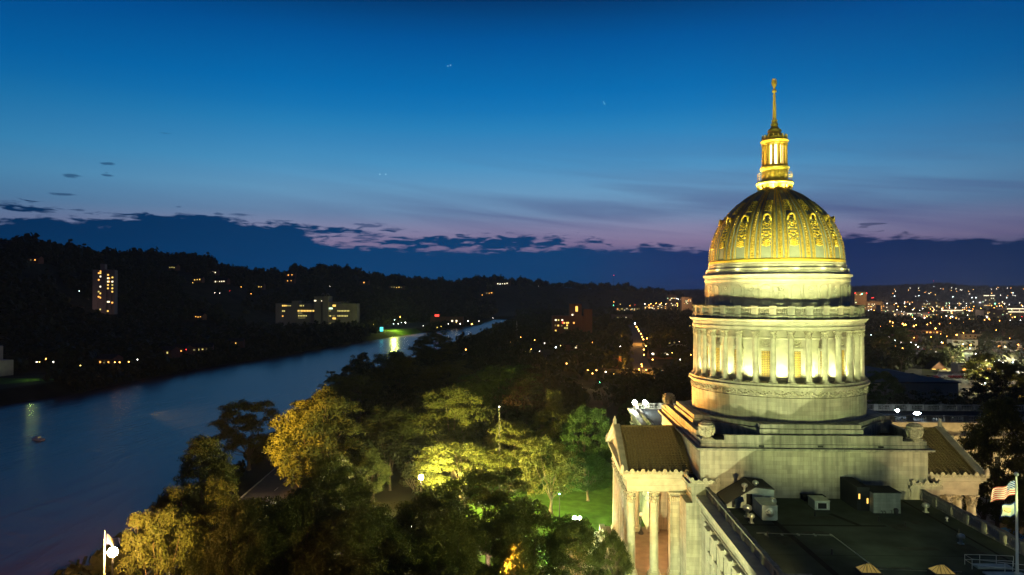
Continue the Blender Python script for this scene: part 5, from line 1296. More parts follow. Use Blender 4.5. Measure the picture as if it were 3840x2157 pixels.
# pale hall at the left edge with uplit piers and the mown bank
xw, yw, _ = atZ(15 * K, 945 * K, 2); h0 = hz(xw, yw)
hl = thing('riverside_hall', 'pale flat-roofed hall at the left edge with uplit piers facing the river', 'hall', (xw - 27, yw + 4, 0), -.35)
mb = MB(); mb.box(-40, 10, 0, 22, -1, 10); mb.box(-40, 0, 4, 22, 10, 19)
for q in range(12): mb.box(9 - q * 4.2, 10.2 - q * 4.2, -1.0, .01, -1, 9.2)
mb.box(-41, 11, -1.3, 0, 9.2, 10.2); mb.build('wall', 'pale_wall', hl)
mb = MB()
for q in range(5): mb.box(7.0 - q * 4.2, 8.3 - q * 4.2, -.08, 0, .4, 8)
mb.build('tall_window', 'window_dark', hl)
mb = MB(); mb.add([(xw - 60, yw - 62, hz(xw - 60, yw - 62) + .2), (xw + 4, yw - 50, .25), (xw + 38, yw - 4, .25), (xw - 8, yw + 4, .25), (xw - 60, yw + 4, .25)], [(0, 1, 2, 3, 4)]); mb.build('lawn', 'lawn_grass', kind='structure')
mb = MB(); rows_ = []
for yy in range(985, 1125, 10):
    xb = interp(yy, [(b, a) for a, b in LB]); rows_.append([(xb - o_, yy, hz(xb - o_, yy) + .35) for o_ in (46, 30, 18, 12, 8, 4, 1)])
for ra_, rb_ in zip(rows_, rows_[1:]):
    for q in range(6): mb.add([ra_[q], ra_[q + 1], rb_[q + 1], rb_[q]], [(0, 1, 2, 3)])
mb.build('lawn', 'lawn_grass', kind='structure')
# ---- small houses
def house(label, x, y, w_, d_, h_, rh, rz, wins, wall='pale_wall', roof='shingle', z=None, name='house', cat='house', group=None, axis='x', gm=None):
    z = hz(x, y) if z is None else z
    t_ = thing(name, label, cat, (x, y, z), rz, group)
    mb = MB(); mb.box(-w_ / 2, w_ / 2, -d_ / 2, d_ / 2, -2, h_)
    if rh > 0:
        if axis == 'x': mb.add([(s * w_ / 2, yy, zz) for s in (-1, 1) for yy, zz in ((-d_ / 2, h_), (0, h_ + rh), (d_ / 2, h_))], [(0, 1, 2), (5, 4, 3)])
        else: mb.add([(xx, s * d_ / 2, zz) for s in (-1, 1) for xx, zz in ((-w_ / 2, h_), (0, h_ + rh), (w_ / 2, h_))], [(2, 1, 0), (3, 4, 5)])
    mb.build('wall', wall, t_); mb = MB()
    if rh > 0: mb.gable(-w_ / 2, w_ / 2, -d_ / 2, d_ / 2, h_ + .03, h_ + rh + .03, 0, .5, axis)
    else: mb.box(-w_ / 2 + .3, w_ / 2 - .3, -d_ / 2 + .3, d_ / 2 - .3, h_ + .01, h_ + .25); mb.box(-w_ / 2 - .1, w_ / 2 + .1, -d_ / 2 - .1, -d_ / 2 + .2, h_ - .1, h_ + .5)
    mb.build('roof', roof, t_)
    for (wx, wz, ww_, wh, m) in wins:
        mb = MB(); mb.box(wx - ww_ / 2, wx + ww_ / 2, -d_ / 2 - .12, -d_ / 2, wz - wh / 2, wz + wh / 2); mb.build('window', m, t_)
    return t_
for i, (px, py, m, lab) in enumerate(HL):
    x, y, z = groundhit(px * K, py * K, 4); s = max(.85, y / 1150)
    n = rnd.choice([2, 3, 3]) if i not in (8, 17) else 1; n = 5 if 'row' in lab or 'mansion' in lab else n
    w_ = 16 * s if n < 5 else 26 * s
    house(lab, x, y - 14, w_, 10, 5.5 * s, 3 * s, rnd.uniform(-.3, .3), [(w_ * (-.38 + .76 * (k + .5) / n), 2.8 * s + rnd.uniform(-.3, .6) * s, 1.6 * s * rnd.uniform(.7, 1.3), 1.6 * s * rnd.uniform(.7, 1.3), m if rnd.random() < .75 else 'w_dim') for k in range(n)], wall='brick_wall', z=z + 3)
# car park and low buildings round the green bank, red-lit roof sign
house('low dark building with a glowing red sign beyond the green river bank', -120, 1290, 60, 20, 14, 0, 0, [(-18, 16, 8, 4, 'w_red'), (10, 6, 3, 3, 'w_pale'), (18, 6, 3, 3, 'w_pale')], 'brick_wall', 'shingle', 0, 'low_building', 'building')
house('white kiosk beside the floodlit river bank', -188, 1005, 5, 4, 7, 0, 0, [(0, 4, 4.4, 6, 'w_cyan')], 'pale_wall', 'shingle', 0, 'kiosk', 'kiosk')

# ---- town left of the drum
def at_ground(px, py, z=0): x, y, _ = atZ(px * K, py * K, z); return x, y
x, y = at_ground(1430, 838, 0); y = 900; x = (1430 * K - 1920) / F * y
t_ = thing('apartment_block', 'dark apartment block with scattered orange and yellow windows beyond the park', 'apartment block', (x, y, 0), 0)
mb = MB(); s_ = y / F
mb.box(-60 * s_ * 1, 58 * s_, 0, 18, 0, EYE - (1185 - HY) * s_); mb.box(5 * s_, 50 * s_, 3, 16, 0, EYE - (1140 - HY) * s_); mb.box(60 * s_, 90 * s_, 3, 16, 0, EYE - (1160 - HY) * s_); mb.build('wall', 'brick_wall', t_)
def bx(zx): return (2000 + zx * .13825) * s_ - 1920 * s_ - x
def bz(zy): return EYE + (HY - (1100 + zy * .13825)) * s_
wl = []
for (a, b, m) in ((607, 727, 'w_pale'), (682, 727, 'w_yellow'), (785, 727, 'w_pale'), (798, 795, 'w_red'), (835, 805, 'w_orange'), (905, 803, 'w_amber'), (945, 803, 'w_amber'), (1097, 803, 'w_orange'), (675, 875, 'w_amber'), (915, 870, 'w_amber'), (858, 943, 'w_yellow'), (915, 945, 'w_yellow'), (607, 1012, 'w_amber'), (612, 1083, 'w_orange'), (600, 870, 'w_dim'), (770, 880, 'w_dim'), (1060, 585, 'w_pale')):
    wl.append((bx(a), bz(b), 42 * .13825 * s_, 42 * .13825 * s_, m, 0, 'y'))
for z_ in (380, 425, 470, 735, 790): wl.append((bx(1180 if z_ < 500 else 1270), bz(z_), 3, 2.6, 'w_amber' if z_ < 500 else 'w_yellow', 3, 'y'))
windows(t_, wl, None)
TOWN = [ # px, py(base), width px, height px (photo-2576), roof, label, wall
 (1665, 902, 70, 26, 6, 'long gabled brick church hall with a small white-edged cross gable', 'brick_wall'),
 (1690, 870, 95, 18, 5, 'long low roofed building behind the gabled hall', 'pale_wall'),
 (1445, 880, 60, 14, 0, 'flat brick office row with pale roof edge among the trees', 'brick_wall'),
 (1480, 893, 44, 10, 0, 'low white-edged flat roof left of the bright street', 'pale_wall'),
 (1552, 925, 14, 30, 0, 'narrow tall brick end wall next to the bright street', 'brick_wall'),
 (1700, 850, 60, 12, 0, 'dark shed with a pale blue roof behind the gabled hall', 'grey_wall'),
 (1410, 872, 26, 12, 5, 'small dark house near the orange and white lamps', 'brick_wall'),
 (1320, 890, 34, 14, 6, 'dim house with a blue-grey gable at the edge of the park', 'grey_wall'),
 (1565, 805, 50, 14, 0, 'low parking structure by the end of the street', 'city_wall'),
]
for (px, py, w_, h_, rf, lab, wl_) in TOWN:
    x, y = at_ground(px, py); s_ = y / F * K; W_ = w_ * s_; H_ = h_ * s_
    wins = [(rnd.uniform(-.42, .42) * W_, H_ * .5, 1.6, 1.6, rnd.choice(['w_pale', 'w_yellow', 'w_dim'])) for k in range(4)]
    house(lab, x, y, W_, max(10, W_ * .35), H_ - rf, rf, .12, wins, wl_, 'shingle', 0, 'town_building', 'building')
mb = MB(); x, y = at_ground(1300, 850); t_ = thing('church_spire', 'slender pale church spire standing among the dark trees', 'spire', (x, y, 0)); mb.box(-2.4, 2.4, -2.4, 2.4, 0, 9); mb.build('tower', 'brick_wall', t_)
mb = MB(); mb.lathe([(1.7, 9), (.9, 13), (.05, 22)], 8); mb.build('spire', 'pale_wall', t_)
# the street running away to the left of the drum
ribbon('road', [(91, 480), (101, 550), (122, 680), (146, 820), (182, 1020), (215, 1250)], 13, .12, 'asphalt')
# ---- right side: large grey hall, houses and stores
gx_, gy_, _ = U2W(100, 186)
t_ = thing('flat_roof_hall', 'huge grey windowless hall with a dark roof behind the balustrades', 'hall', (gx_ + 13, gy_ - 3, 0), -YAW)
mb = MB(); mb.box(-40, 24, 0, 60, 0, 14.8); mb.build('wall', 'grey_wall', t_)
mb = MB(); mb.add([(-41, -.6, 14.9), (25, -.6, 14.9), (2, 62, 17.5), (-41, 62, 19.5), (-41, -.6, 15.5), (25, -.6, 15.5), (2, 62, 18.1), (-41, 62, 20)], [(4, 5, 6, 7), (0, 1, 5, 4), (1, 2, 6, 5), (2, 3, 7, 6), (3, 0, 4, 7), (3, 2, 1, 0)]); mb.build('roof', 'blue_roof', t_) if 'blue_roof' in MATS else (simple('blue_roof', (.03, .055, .08), .8, var=.2, scale=.1), mb.build('roof', 'blue_roof', t_))
RT = [ # px, base py, w, h, roof rise, label, wall, windows
 (2420, 880, 62, 26, 0, 'pale flat-topped store wall with dark cross braces lit yellow', 'pale_wall'),
 (2445, 936, 88, 22, 0, 'long white commercial building behind the car lot', 'pale_wall'),
 (2352, 928, 42, 20, 7, 'brick house with a white gable marked by two round vents', 'brick_wall'),
 (2440, 862, 50, 22, 0, 'grey-green theatre block with a stepped parapet', 'grey_wall'),
 (2520, 880, 50, 24, 0, 'blank grey store wall at the right beyond the car lamps', 'pale_wall'),
 (2582, 878, 50, 20, 8, 'long white church with arched windows at the right edge', 'pale_wall'),
 (2556, 885, 16, 30, 10, 'narrow white gabled church front', 'white_canvas'),
 (2478, 955, 26, 22, 6, 'ochre shop with a steep dark roof', 'pale_wall'),
 (2465, 970, 36, 12, 0, 'small shop front glowing orange at the street corner', 'pale_wall'),
 (2275, 858, 56, 16, 0, 'dark brick row with orange-lit porch lights', 'brick_wall'),
 (2320, 838, 90, 14, 4, 'long low roofs of the car lot showroom', 'brick_wall'),
 (2370, 820, 26, 12, 6, 'small house with a white gable front on the dark street', 'grey_wall'),
 (2480, 842, 28, 12, 5, 'hip-roofed cottage lit orange by a street lamp', 'pale_wall'),
 (2200, 935, 40, 12, 6, 'dark gabled house roof right behind the drum', 'brick_wall'),
 (2215, 900, 34, 14, 5, 'brick house just right of the drum with one gable', 'brick_wall'),
]
for (px, py, w_, h_, rf, lab, wl_) in RT:
    x, y = at_ground(px, py); s_ = y / F * K; W_ = w_ * s_; H_ = h_ * s_
    nw = max(3, int(W_ / 5)); wins = [((-.45 + .9 * (k + .5) / nw) * W_, (H_ - rf) * .38, 2.2, 2.0, rnd.choice(['w_pale', 'w_orange', 'w_dim', 'w_amber', 'window_dark', 'window_dark', 'window_dark'])) for k in range(min(nw, 12))]
    if H_ - rf > 6: wins += [((-.45 + .9 * (k + .5) / nw) * W_, (H_ - rf) * .76, 1.5, 1.6, rnd.choice(['w_dim', 'window_dark', 'window_dark'])) for k in range(min(nw, 12))]
    house(lab, x, y, W_, max(9, W_ * .3), H_ - rf * .8, rf * .8, -.05, wins, wl_, 'shingle', 0, 'town_building', 'building', axis='y' if 'gable' in lab or 'shop with' in lab else 'x')
# parked cars of the lots and the streets that serve them
cb = MB(); cb.box(-.9, .9, -2.2, 2.2, .35, .85); cb.add([(-.85, -1.3, .85), (.85, -1.3, .85), (.85, 1.7, .85), (-.85, 1.7, .85), (-.65, -.6, 1.4), (.65, -.6, 1.4), (.65, 1.2, 1.4), (-.65, 1.2, 1.4)], [(4, 5, 6, 7), (0, 1, 5, 4), (1, 2, 6, 5), (2, 3, 7, 6), (3, 0, 4, 7)])
for sx in (-.85, .85):
    for sy in (-1.4, 1.4): cb.M = Matrix.Translation((sx, sy, .33)) @ Matrix.Rotation(PI / 2, 4, 'Y'); cb.lathe([(.05, -.1), (.33, -.1), (.33, .1), (.05, .1)], 8, 1); cb.M = None
simple('car_white', (.6, .6, .6), .3); simple('car_red', (.3, .03, .03), .3)
cars = [cb.build('car_body', [c, 'rubber']) for c in ('car_white', 'car_paint', 'car_red')]; cdat = [c.data for c in cars]
for c in cars: bpy.data.objects.remove(c)
for r_, (px, py, n_c) in enumerate(((2425, 950, 12), (2480, 920, 12), (2300, 880, 10), (2520, 900, 10), (1440, 905, 8))):
    x0, y0, _ = atZ(px * K, py * K, 0)
    for k in range(n_c):
        o = bpy.data.objects.new('parked_car', cdat[rnd.randrange(3)]); COL.objects.link(o); o.location = (x0 + (k - n_c / 2) * 3.1, y0 + rnd.uniform(-.4, .4), .02); o.rotation_euler = (0, 0, rnd.choice((0, PI)))
        tag(o, 'car parked in a row between the lit town buildings', 'car', 'cars parked in the town lots')
for i_, (a, b, c, d) in enumerate(((2190, 905, 2600, 925), (2200, 868, 2600, 880), (2230, 838, 2600, 846), (1390, 925, 1740, 935), (2290, 960, 2330, 800), (2560, 980, 2470, 812))):
    ribbon('road', [atZ(a * K, b * K, 0)[:2], atZ((a + c) / 2 * K, (b + d) / 2 * K, 0)[:2], atZ(c * K, d * K, 0)[:2]], 10, .06 + .004 * i_, 'asphalt')
mb = MB(); q_ = [atZ(px * K, py * K, 0) for px, py in ((2330, 985), (2600, 985), (2600, 885), (2390, 880))]
mb.add([(x, y, .03) for x, y, _ in q_], [(0, 1, 2, 3)]); mb.build('pavement', 'paving', kind='structure')
# ---- downtown blocks
DT = [(2165, 790, 30, 55, 2300, 'dark tower with red and green roof lights right of the dome'), (2200, 785, 42, 26, 2300, 'broad orange-lit block beside the tall dark tower'), (2233, 786, 38, 18, 1900, 'mid-height block full of small lights'), (2488, 778, 34, 36, 3000, 'pale slab with two bright bars of light along its top'), (2505, 806, 62, 26, 1500, 'wide flat-fronted dark block below the pale slab'),
      (2395, 800, 60, 20, 1900, 'parking deck with bright level lights'), (2352, 776, 70, 16, 2600, 'long terrace of lit floors near the highway'), (2560, 800, 60, 24, 1800, 'block at the right edge with stacked light bands'), (2300, 800, 50, 12, 1700, 'low roofed hall with a white-lit edge'), (2335, 806, 52, 16, 1600, 'red-lit brick block in the town centre'), (2430, 812, 60, 10, 1400, 'low pale warehouse in the town'), (2265, 806, 34, 20, 1600, 'block with vertical lit stair shafts'),
      (1690, 772, 22, 30, 2600, 'dark tower left of the drum beyond the bridge lights'), (1728, 770, 26, 22, 2400, 'wide dark block touching the left side of the drum'), (1650, 778, 60, 8, 2500, 'low lit warehouse under the row of bridge lamps'), (1580, 782, 60, 7, 2300, 'low dark depot with a few orange lights')]
for (px, py, w_, h_, Y_d, lab) in DT:
    s_ = Y_d / F * K; x = (px * K - 1920) / F * Y_d; zt = EYE + (HY - (py - h_) * K) / F * Y_d; W_ = w_ * s_
    t_ = thing('city_building', lab, 'building', (x, Y_d, 0), 0)
    mb = MB(); mb.box(-W_ / 2, W_ / 2, 0, W_ * .5, 0, zt); mb.box(-W_ * .2, W_ * .1, W_ * .1, W_ * .3, zt, zt + 3); mb.build('wall', 'city_wall', t_)
    mb = MB(); mb.box(-W_ / 2 - .3, W_ / 2 + .3, -.3, W_ * .5 + .3, zt, zt + .6); mb.build('roof', 'shingle', t_)
    zb = max(4, EYE + (HY - py * K) / F * Y_d); n = int(5 + W_ / 6); wl = []
    for k in range(min(n, 24)):
        z_ = zb + (zt - zb) * (rnd.randrange(1, 7) / 7.0)
        wl.append((rnd.uniform(-.46, .46) * W_, z_, 2.6 * Y_d / 2000, 1.8 * Y_d / 2000, rnd.choice(['w_amber', 'w_pale', 'w_orange', 'w_pale', 'w_green', 'w_yellow', 'w_dim']), 0, 'y'))
    if 'two bright' in lab: wl += [(-W_ * .2, zt - 3, W_ * .4, 3, 'w_pale', 0, 'y'), (W_ * .26, zt - 3, W_ * .34, 3, 'w_pale', 0, 'y')]
    if 'white-lit' in lab or 'stacked' in lab or 'level' in lab: wl += [(0, zt - 1, W_ * .9, 1.6, 'w_pale', 0, 'y')]
    if 'stacked' in lab: wl += [(0, zt - 9, W_ * .9, 1.6, 'w_pale', 0, 'y'), (0, zt - 18, W_ * .9, 1.6, 'w_amber', 0, 'y')]
    windows(t_, wl, None)

# ================================================================ lamps of the valley
def lampmesh(mat, col=None):
    mb = MB(); mb.tube([(0, 0, -7), (0, 0, .2)], [.12, .07], 5); mb.tube([(0, 0, .2), (0, -.5, .35)], .05, 4); p = mb.build('pole', 'dark_metal')
    mb = MB(); mb.ball((0, -.5, .1), .5, 0, 8, 5); h = mb.build('lamp_head', mat); 
    pm_, hm_ = p.data, h.data; bpy.data.objects.remove(p); bpy.data.objects.remove(h); return pm_, hm_
LM = {k: lampmesh(v) for k, v in dict(O='glow_orange', W='glow_cool', Y='glow_yellow', R='glow_red', G='glow_green').items()}
emis('glow_wt', (1, .9, .8), 16); LM['P'] = lampmesh('glow_wt')
def lamp(c, px, py, size=1.0, label='', group=None, Z=7, Yd=None, hill=False, name='street_lamp', cat='street lamp'):
    if hill: x, y, z = groundhit(px * K, py * K, 7); z += 7
    elif Yd: x, y, z = atY(px * K, py * K, Yd)
    else: x, y, z = atZ(px * K, py * K, Z)
    s = max(.6, .5 * size * y / 696)
    t_ = thing(name, label, cat, (x, y, z), 0, group)
    a = bpy.data.objects.new('pole', LM[c][0]); COL.objects.link(a); a.parent = t_; a.scale = (1, 1, min(1.6, (z - max(0, hz(x, y))) / 7))
    b = bpy.data.objects.new('lamp_head', LM[c][1]); COL.objects.link(b); b.parent = t_; b.scale = (s, s, s); b.location = (0, .5 * s - .5, -.1 * s + .2)
    return t_
G1 = ('orange street lamp in the bright street running away left of the drum', 'orange lamps of the bright street')
for (px, py) in L1: lamp('O', px, py, 2.0, *G1)
lamp('W', 1597, 814, 2.6, 'brilliant white-green lamp at the far end of the bright street')
G2 = ('orange lamp in the row standing on the bridge deck under the hill end', 'bridge lamps')
for k in range(6): lamp('O', 1637 + 13.3 * k, 763.5 + (k % 3 == 0) * 1, 1.5, *G2, Yd=2900)
G3 = ('tiny light of the hillside interchange just left of the drum', 'interchange lights')
for k in range(16): lamp(rnd.choice('WPPPY'), 1702 + rnd.random() * 34, 747 + rnd.random() * 9 + (k % 4), .9, *G3, Yd=3600)
G4 = ('small town light in the band under the wooded ridge, left of the drum', 'valley town lights left of the drum')
for k in range(22): lamp(rnd.choice('OOOPYRO'), rnd.uniform(1540, 1738), 769 + rnd.gauss(0, 4.5), .8, *G4, Yd=2500)
lamp('G', 1543, 768, 1.2, 'green signal lamp at the left end of the valley lights', Yd=2400)
G5 = ('scattered lamp among the dark trees between park and town', 'lamps among the dark trees')
for (px, py, c, s) in L5:
    lamp(c, px, py, s, *G5)
G6 = ('lamp on the far river bank with its light on the water', 'lamps of the far bank')
for (px, py, c, s) in L6:
    lamp(c, px, py, s, *G6)
G7 = ('lamp or window light low on the dark left bank', 'lights of the left bank')
for (px, py, c, s) in L7:
    lamp(c, px, py, s, *G7, hill=(py < 770))
# town lights to the right of the drum
G8 = ('one of the many far lights of the town right of the dome', 'far town lights')
for k in range(44):
    px = rnd.uniform(2180, 2580); f_ = rnd.random(); py = 752 + 50 * f_ ** .8
    if px < 2240: py = rnd.uniform(765, 800)
    lamp(rnd.choice('PPWOYOORG' if k % 3 else 'OOYO'), px, py, rnd.uniform(.5, 1.1) * (1.5 if k % 17 == 0 else 1), *G8, Yd=None, Z=14)
G9 = ('orange lamp glowing on the dark residential streets right of the dome', 'orange residential lamps')
for (px, py, s) in L9: lamp('O', px, py, s * 1.5, *G9)
for (a, b, c, d) in ((2215, 822, 2420, 812), (2300, 850, 2576, 838), (2585, 812, 2330, 796)):
    for k in range(8): lamp('O', a + (c - a) * k / 7 + rnd.uniform(-2, 2), b + (d - b) * k / 7, 1.2, 'orange lamp in a line of street lamps crossing the town right of the dome', 'orange lamps along the cross streets')
G10 = ('white flood lamp of the shops and car lots right of the dome', 'shop and car-lot lamps')
for (px, py, s) in L10: lamp(rnd.choice('WPWP'), px, py, s, *G10)
G11 = ('tall white highway mast lamp in front of the far range', 'highway mast lamps')
for (px, py) in [(2349, 721), (2397, 747), (2445, 749), (2455, 749), (2490, 744), (2532, 749), (2548, 737), (2311, 744), (2250, 745)]: lamp('W', px, py, 1.1 if px != 2349 else .4, *G11, Yd=3300)
def light_mass(name, label, n, gen, seed):
    g_ = random.Random(seed)
    for mt, cc in (('glow_wt', 0), ('glow_orange', 1)):
        mb = MB()
        for k in range(n):
            px, py, Y_d, sz = gen(g_)
            x, y, z = atY(px * K, py * K, Y_d) if Y_d else atZ(px * K, py * K, 10); mb.ball((x, y, z), max(.6, .24 * sz * y / 696), 0, 6, 4)
        mb.build(name, mt, None, label, 'town lights', None, 'stuff')
light_mass('town_lights', 'haze of tiny lights of the distant town', 70, lambda r_: (r_.uniform(2180, 2580), 751 + 34 * r_.random() ** .8, None, r_.uniform(.6, 1.2)), 3)
light_mass('town_lights', 'tiny lights dotted over the far range', 18, lambda r_: (r_.uniform(2230, 2576), r_.uniform(722, 748), 5600, .8), 4)
G13 = ('red warning light high on a mast or roof', 'red warning lights')
for (px, py, Y_d, s) in [(2151, 738, 2290, 1.8), (2180, 738, 2290, 1.8), (2165, 739, 2290, .8), (2196, 749, 2290, 1.6), (2193, 750, 2290, 1.2), (2349, 707, 7000, .8), (1544, 693, 4000, 1.1), (2258, 788, 1700, 1.3), (2349, 800, 1600, 1.4)]: lamp('R', px, py, s, *G13, Yd=Y_d, name='warning_light', cat='warning light')
lamp('G', 2168, 740, 2.0, 'green-white roof light between the red lights of the dark tower', Yd=2290, name='warning_light', cat='warning light')
lamp('G', 2503, 764, 2.0, 'green-lit roof sign lamp below the pale slab', Yd=2800, name='warning_light', cat='warning light')
t_ = None
for (px, py) in ((1126, 164), (1133, 162), (955, 438), (970, 438), (1519, 255), (1522, 260)):
    x, y, z = atY(px * K, py * K, 9000); mb = MB(); mb.ball((0, 0, 0), 5.2, 0, 8, 5); o = mb.build('star', 'star_glow', None, 'faint pale star, one of three close pairs high in the sky', 'star', 'stars'); o.location = (x, y, z)

# ---- mast under the red light
t_ = thing('radio_mast', 'thin radio mast carrying the red light above the middle ridge', 'mast', (atY(1544 * K, 693 * K, 4000)[0], 4000, 40)); mb = MB(); mb.tube([(0, 0, -40), (0, 0, atY(0, 693 * K, 4000)[2] - 40)], [1.5, .5], 4); mb.build('mast_pole', 'dark_metal', t_)

# ================================================================ floodlights near the capitol
def spot(loc, target, power, col, size=60, blend=.6, rad=.4):
    l = bpy.data.lights.new('floodlight', 'SPOT'); l.energy = power; l.color = col; l.spot_size = R(size); l.spot_blend = blend; l.shadow_soft_size = rad
    o = bpy.data.objects.new('floodlight', l); COL.objects.link(o); o.location = loc  # name shared by real floods and added fill beams
    o.rotation_euler = (Vector(target) - Vector(loc)).to_track_quat('-Z', 'Y').to_euler(); return o
def point(loc, power, col, rad=.3):
    l = bpy.data.lights.new('lamp_and_fill_light', 'POINT'); l.energy = power; l.color = col; l.shadow_soft_size = rad
    o = bpy.data.objects.new('lamp_and_fill_light', l); COL.objects.link(o); o.location = loc; return o
def post_lamp(label, loc, h, r, mat, name='floodlight_post', heads=1, cat='floodlight', box=False):
    t_ = thing(name, label, cat, (loc[0], loc[1], 0)); mb = MB(); mb.tube([(0, 0, 0), (0, 0, h)], [.16, .09], 8); mb.lathe([(.3, 0), (.3, .3), (.18, .5)], 8); mb.build('pole', 'dark_metal', t_)
    for k in range(heads):
        mb = MB(); mb.ball(((k - (heads - 1) / 2) * r * 2.6, 0, h + r * .8), r, 0, 14, 9); mb.build('lamp_head', mat, t_)
        mb = MB(); mb.lathe([(.12, h - .05), (.26, h + .05), (.12, h + .1)], 8, 0, (k - (heads - 1) / 2) * r * 2.6, 0); mb.build('lamp_collar', 'dark_metal', t_)
    return t_
def W(u, v, z): return U2W(u, v, z)
ORG = (1, .40, .05); YG = (.88, 1.0, .36); WARM = (1, .66, .25)
# lamps that can be seen
pL = atZ(288 * K, 1387 * K, 22); post_lamp('orange floodlight blazing on a tall pole beside the river at the lower left', pL, 21.6, .55, 'flood_orange')
pT = atZ(1060 * K, 1197 * K, 13.5); post_lamp('brilliant warm-white floodlight among the park trees', pT, 12.9, .5, 'flood_warm')
pW = atZ(1452 * K, 1296 * K, 8); post_lamp('brilliant white lawn floodlight beside the portico', pW, 7.2, .4, 'flood_white', heads=2)
pG = atZ(1407 * K, 1241 * K, 6); post_lamp('small greenish lamp post on the lawn by a tree trunk', pG, 5.8, .2, 'glow_green')
for (px, py, Z, lab, m) in ((858, 1325, 7, 'tiny pale lamp deep among the black park trees', 'glow_cool'), (1037, 1322, 7, 'tiny white lamp below the warm floodlight', 'glow_wt'), (1045, 1012, 8, 'tiny lamp dot above the amber-patched tree', 'glow_wt'), (1497, 1131, 9, 'tiny white lamp in the green tree by the portico', 'glow_wt')):
    p = atZ(px * K, py * K, Z); post_lamp(lab, p, Z - .2, .22, m)
# flagpoles at the lower left
p1 = atZ(268 * K, 1330 * K, 24.6)
pole('short flagpole carrying the white flag above the orange floodlight', (p1[0], p1[1], 0), 24.4, .05)
f = thing('flag', 'white crested flag lit from below above the orange floodlight', 'flag', (p1[0], p1[1], 22.9), -.2); flag('flag_cloth', f, 0, 1.8, 1.3, 1, False, .2, .3)
p2 = atZ(430 * K, 1228 * K, 19.5)
pole('tall flagpole with a small striped flag beside the amber-edged trees', (p2[0], p2[1], 0), 19.3, .12)
f = thing('flag', 'small striped national flag on the riverside pole, its fly end drooping', 'flag', (p2[0], p2[1], 16.9), -.2); flag('flag_cloth', f, 0, 2.2, 1.5, 1, True, .15, 1.1)
spot((pL[0] - .6, pL[1] + .8, 22), (-150, 170, -7), 90000, (1, .42, .14), 120, 1.0)
# car on the riverside road
cx1, cy1, _ = atZ(683 * K, 1272 * K, .6)
car = thing('parked_car', 'car with bright headlights standing on the riverside road', 'car', (cx1, cy1, .13), .05)
mb = MB(); v = [(-.9, -2.2), (.9, -2.2), (.9, 2.2), (-.9, 2.2)]
mb.box(-.9, .9, -2.2, 2.2, .35, .9); mb.add([(-.85, -1.2, .9), (.85, -1.2, .9), (.85, 1.7, .9), (-.85, 1.7, .9), (-.65, -.5, 1.45), (.65, -.5, 1.45), (.65, 1.2, 1.45), (-.65, 1.2, 1.45)], [(4, 5, 6, 7), (0, 1, 5, 4), (1, 2, 6, 5), (2, 3, 7, 6), (3, 0, 4, 7)]); mb.build('body', 'car_paint', car)
for sx in (-.85, .85):
    for sy in (-1.4, 1.4): mb = MB(); mb.M = Matrix.Translation((sx, sy, .33)) @ Matrix.Rotation(PI / 2, 4, 'Y'); mb.lathe([(.05, -.1), (.33, -.1), (.33, .1), (.05, .1)], 12); mb.build('wheel', 'rubber', car)
for sx in (-.6, .6): mb = MB(); mb.ball((sx, -2.2, .7), .18, 0, 8, 5); mb.build('headlight', 'glow_wt', car)
# boat and dock
bx_, by_, _ = atZ(98 * K, 1106 * K, WATER); bt = thing('motor_boat', 'small pale boat drifting on the river at the left', 'boat', (bx_, by_, WATER), 1.2)
mb = MB(); mb.poly([(-1, -3), (1, -3), (1.1, 1), (0, 3.6), (-1.1, 1)], -.1, .7); mb.build('hull', 'white_canvas', bt); mb = MB(); mb.box(-.7, .7, -1, .8, .7, 1.6); mb.build('cabin', 'white_canvas', bt); mb = MB(); mb.box(-.5, .5, -1.05, -1, 1.0, 1.4); mb.build('added_cabin_glow', 'w_dim', bt)  # glowing cabin pane added to lift the dark boat
bx_, by_, _ = atZ(843 * K / 2.067 * 2.067, 0, 0) if False else atZ(565 * K, 912 * K, WATER); bt = thing('boat_dock', 'roofed boat dock on the far bank of the river', 'boat dock', (bx_ - 2, by_, WATER), .3)
mb = MB(); mb.box(-6, 6, -4, 4, 0, .5); mb.build('deck', 'bark', bt); mb = MB(); mb.gable(-6, 6, -4, 4, 3.4, 4.8, 0, .5); mb.build('roof', 'pale_wall', bt)
for sx in (-5.5, 5.5):
    for sy in (-3.5, 3.5): mb = MB(); mb.tube([(sx, sy, -2), (sx, sy, 3.5)], .15, 6); mb.build('post', 'bark', bt)
# blue canopy tent
tx, ty, _ = W(57, 30, 0); bt = thing('canopy_tent', 'bright blue canopy tent standing by the walk right of the portico', 'tent', (tx, ty, .1), .3)
mb = MB(); mb.add([(-2.6, -2.6, 2.3), (2.6, -2.6, 2.3), (2.6, 2.6, 2.3), (-2.6, 2.6, 2.3), (0, 0, 3.7), (-2.6, -2.6, 2.0), (2.6, -2.6, 2.0), (2.6, 2.6, 2.0), (-2.6, 2.6, 2.0)], [(0, 1, 4), (1, 2, 4), (2, 3, 4), (3, 0, 4), (5, 6, 1, 0), (6, 7, 2, 1), (7, 8, 3, 2), (8, 5, 0, 3)]); mb.build('canopy_cloth', 'blue_canvas', bt)
for sx in (-2.5, 2.5):
    for sy in (-2.5, 2.5): mb = MB(); mb.tube([(sx, sy, 0), (sx, sy, 2.3)], .04, 6); mb.build('leg', 'galvanised', bt)
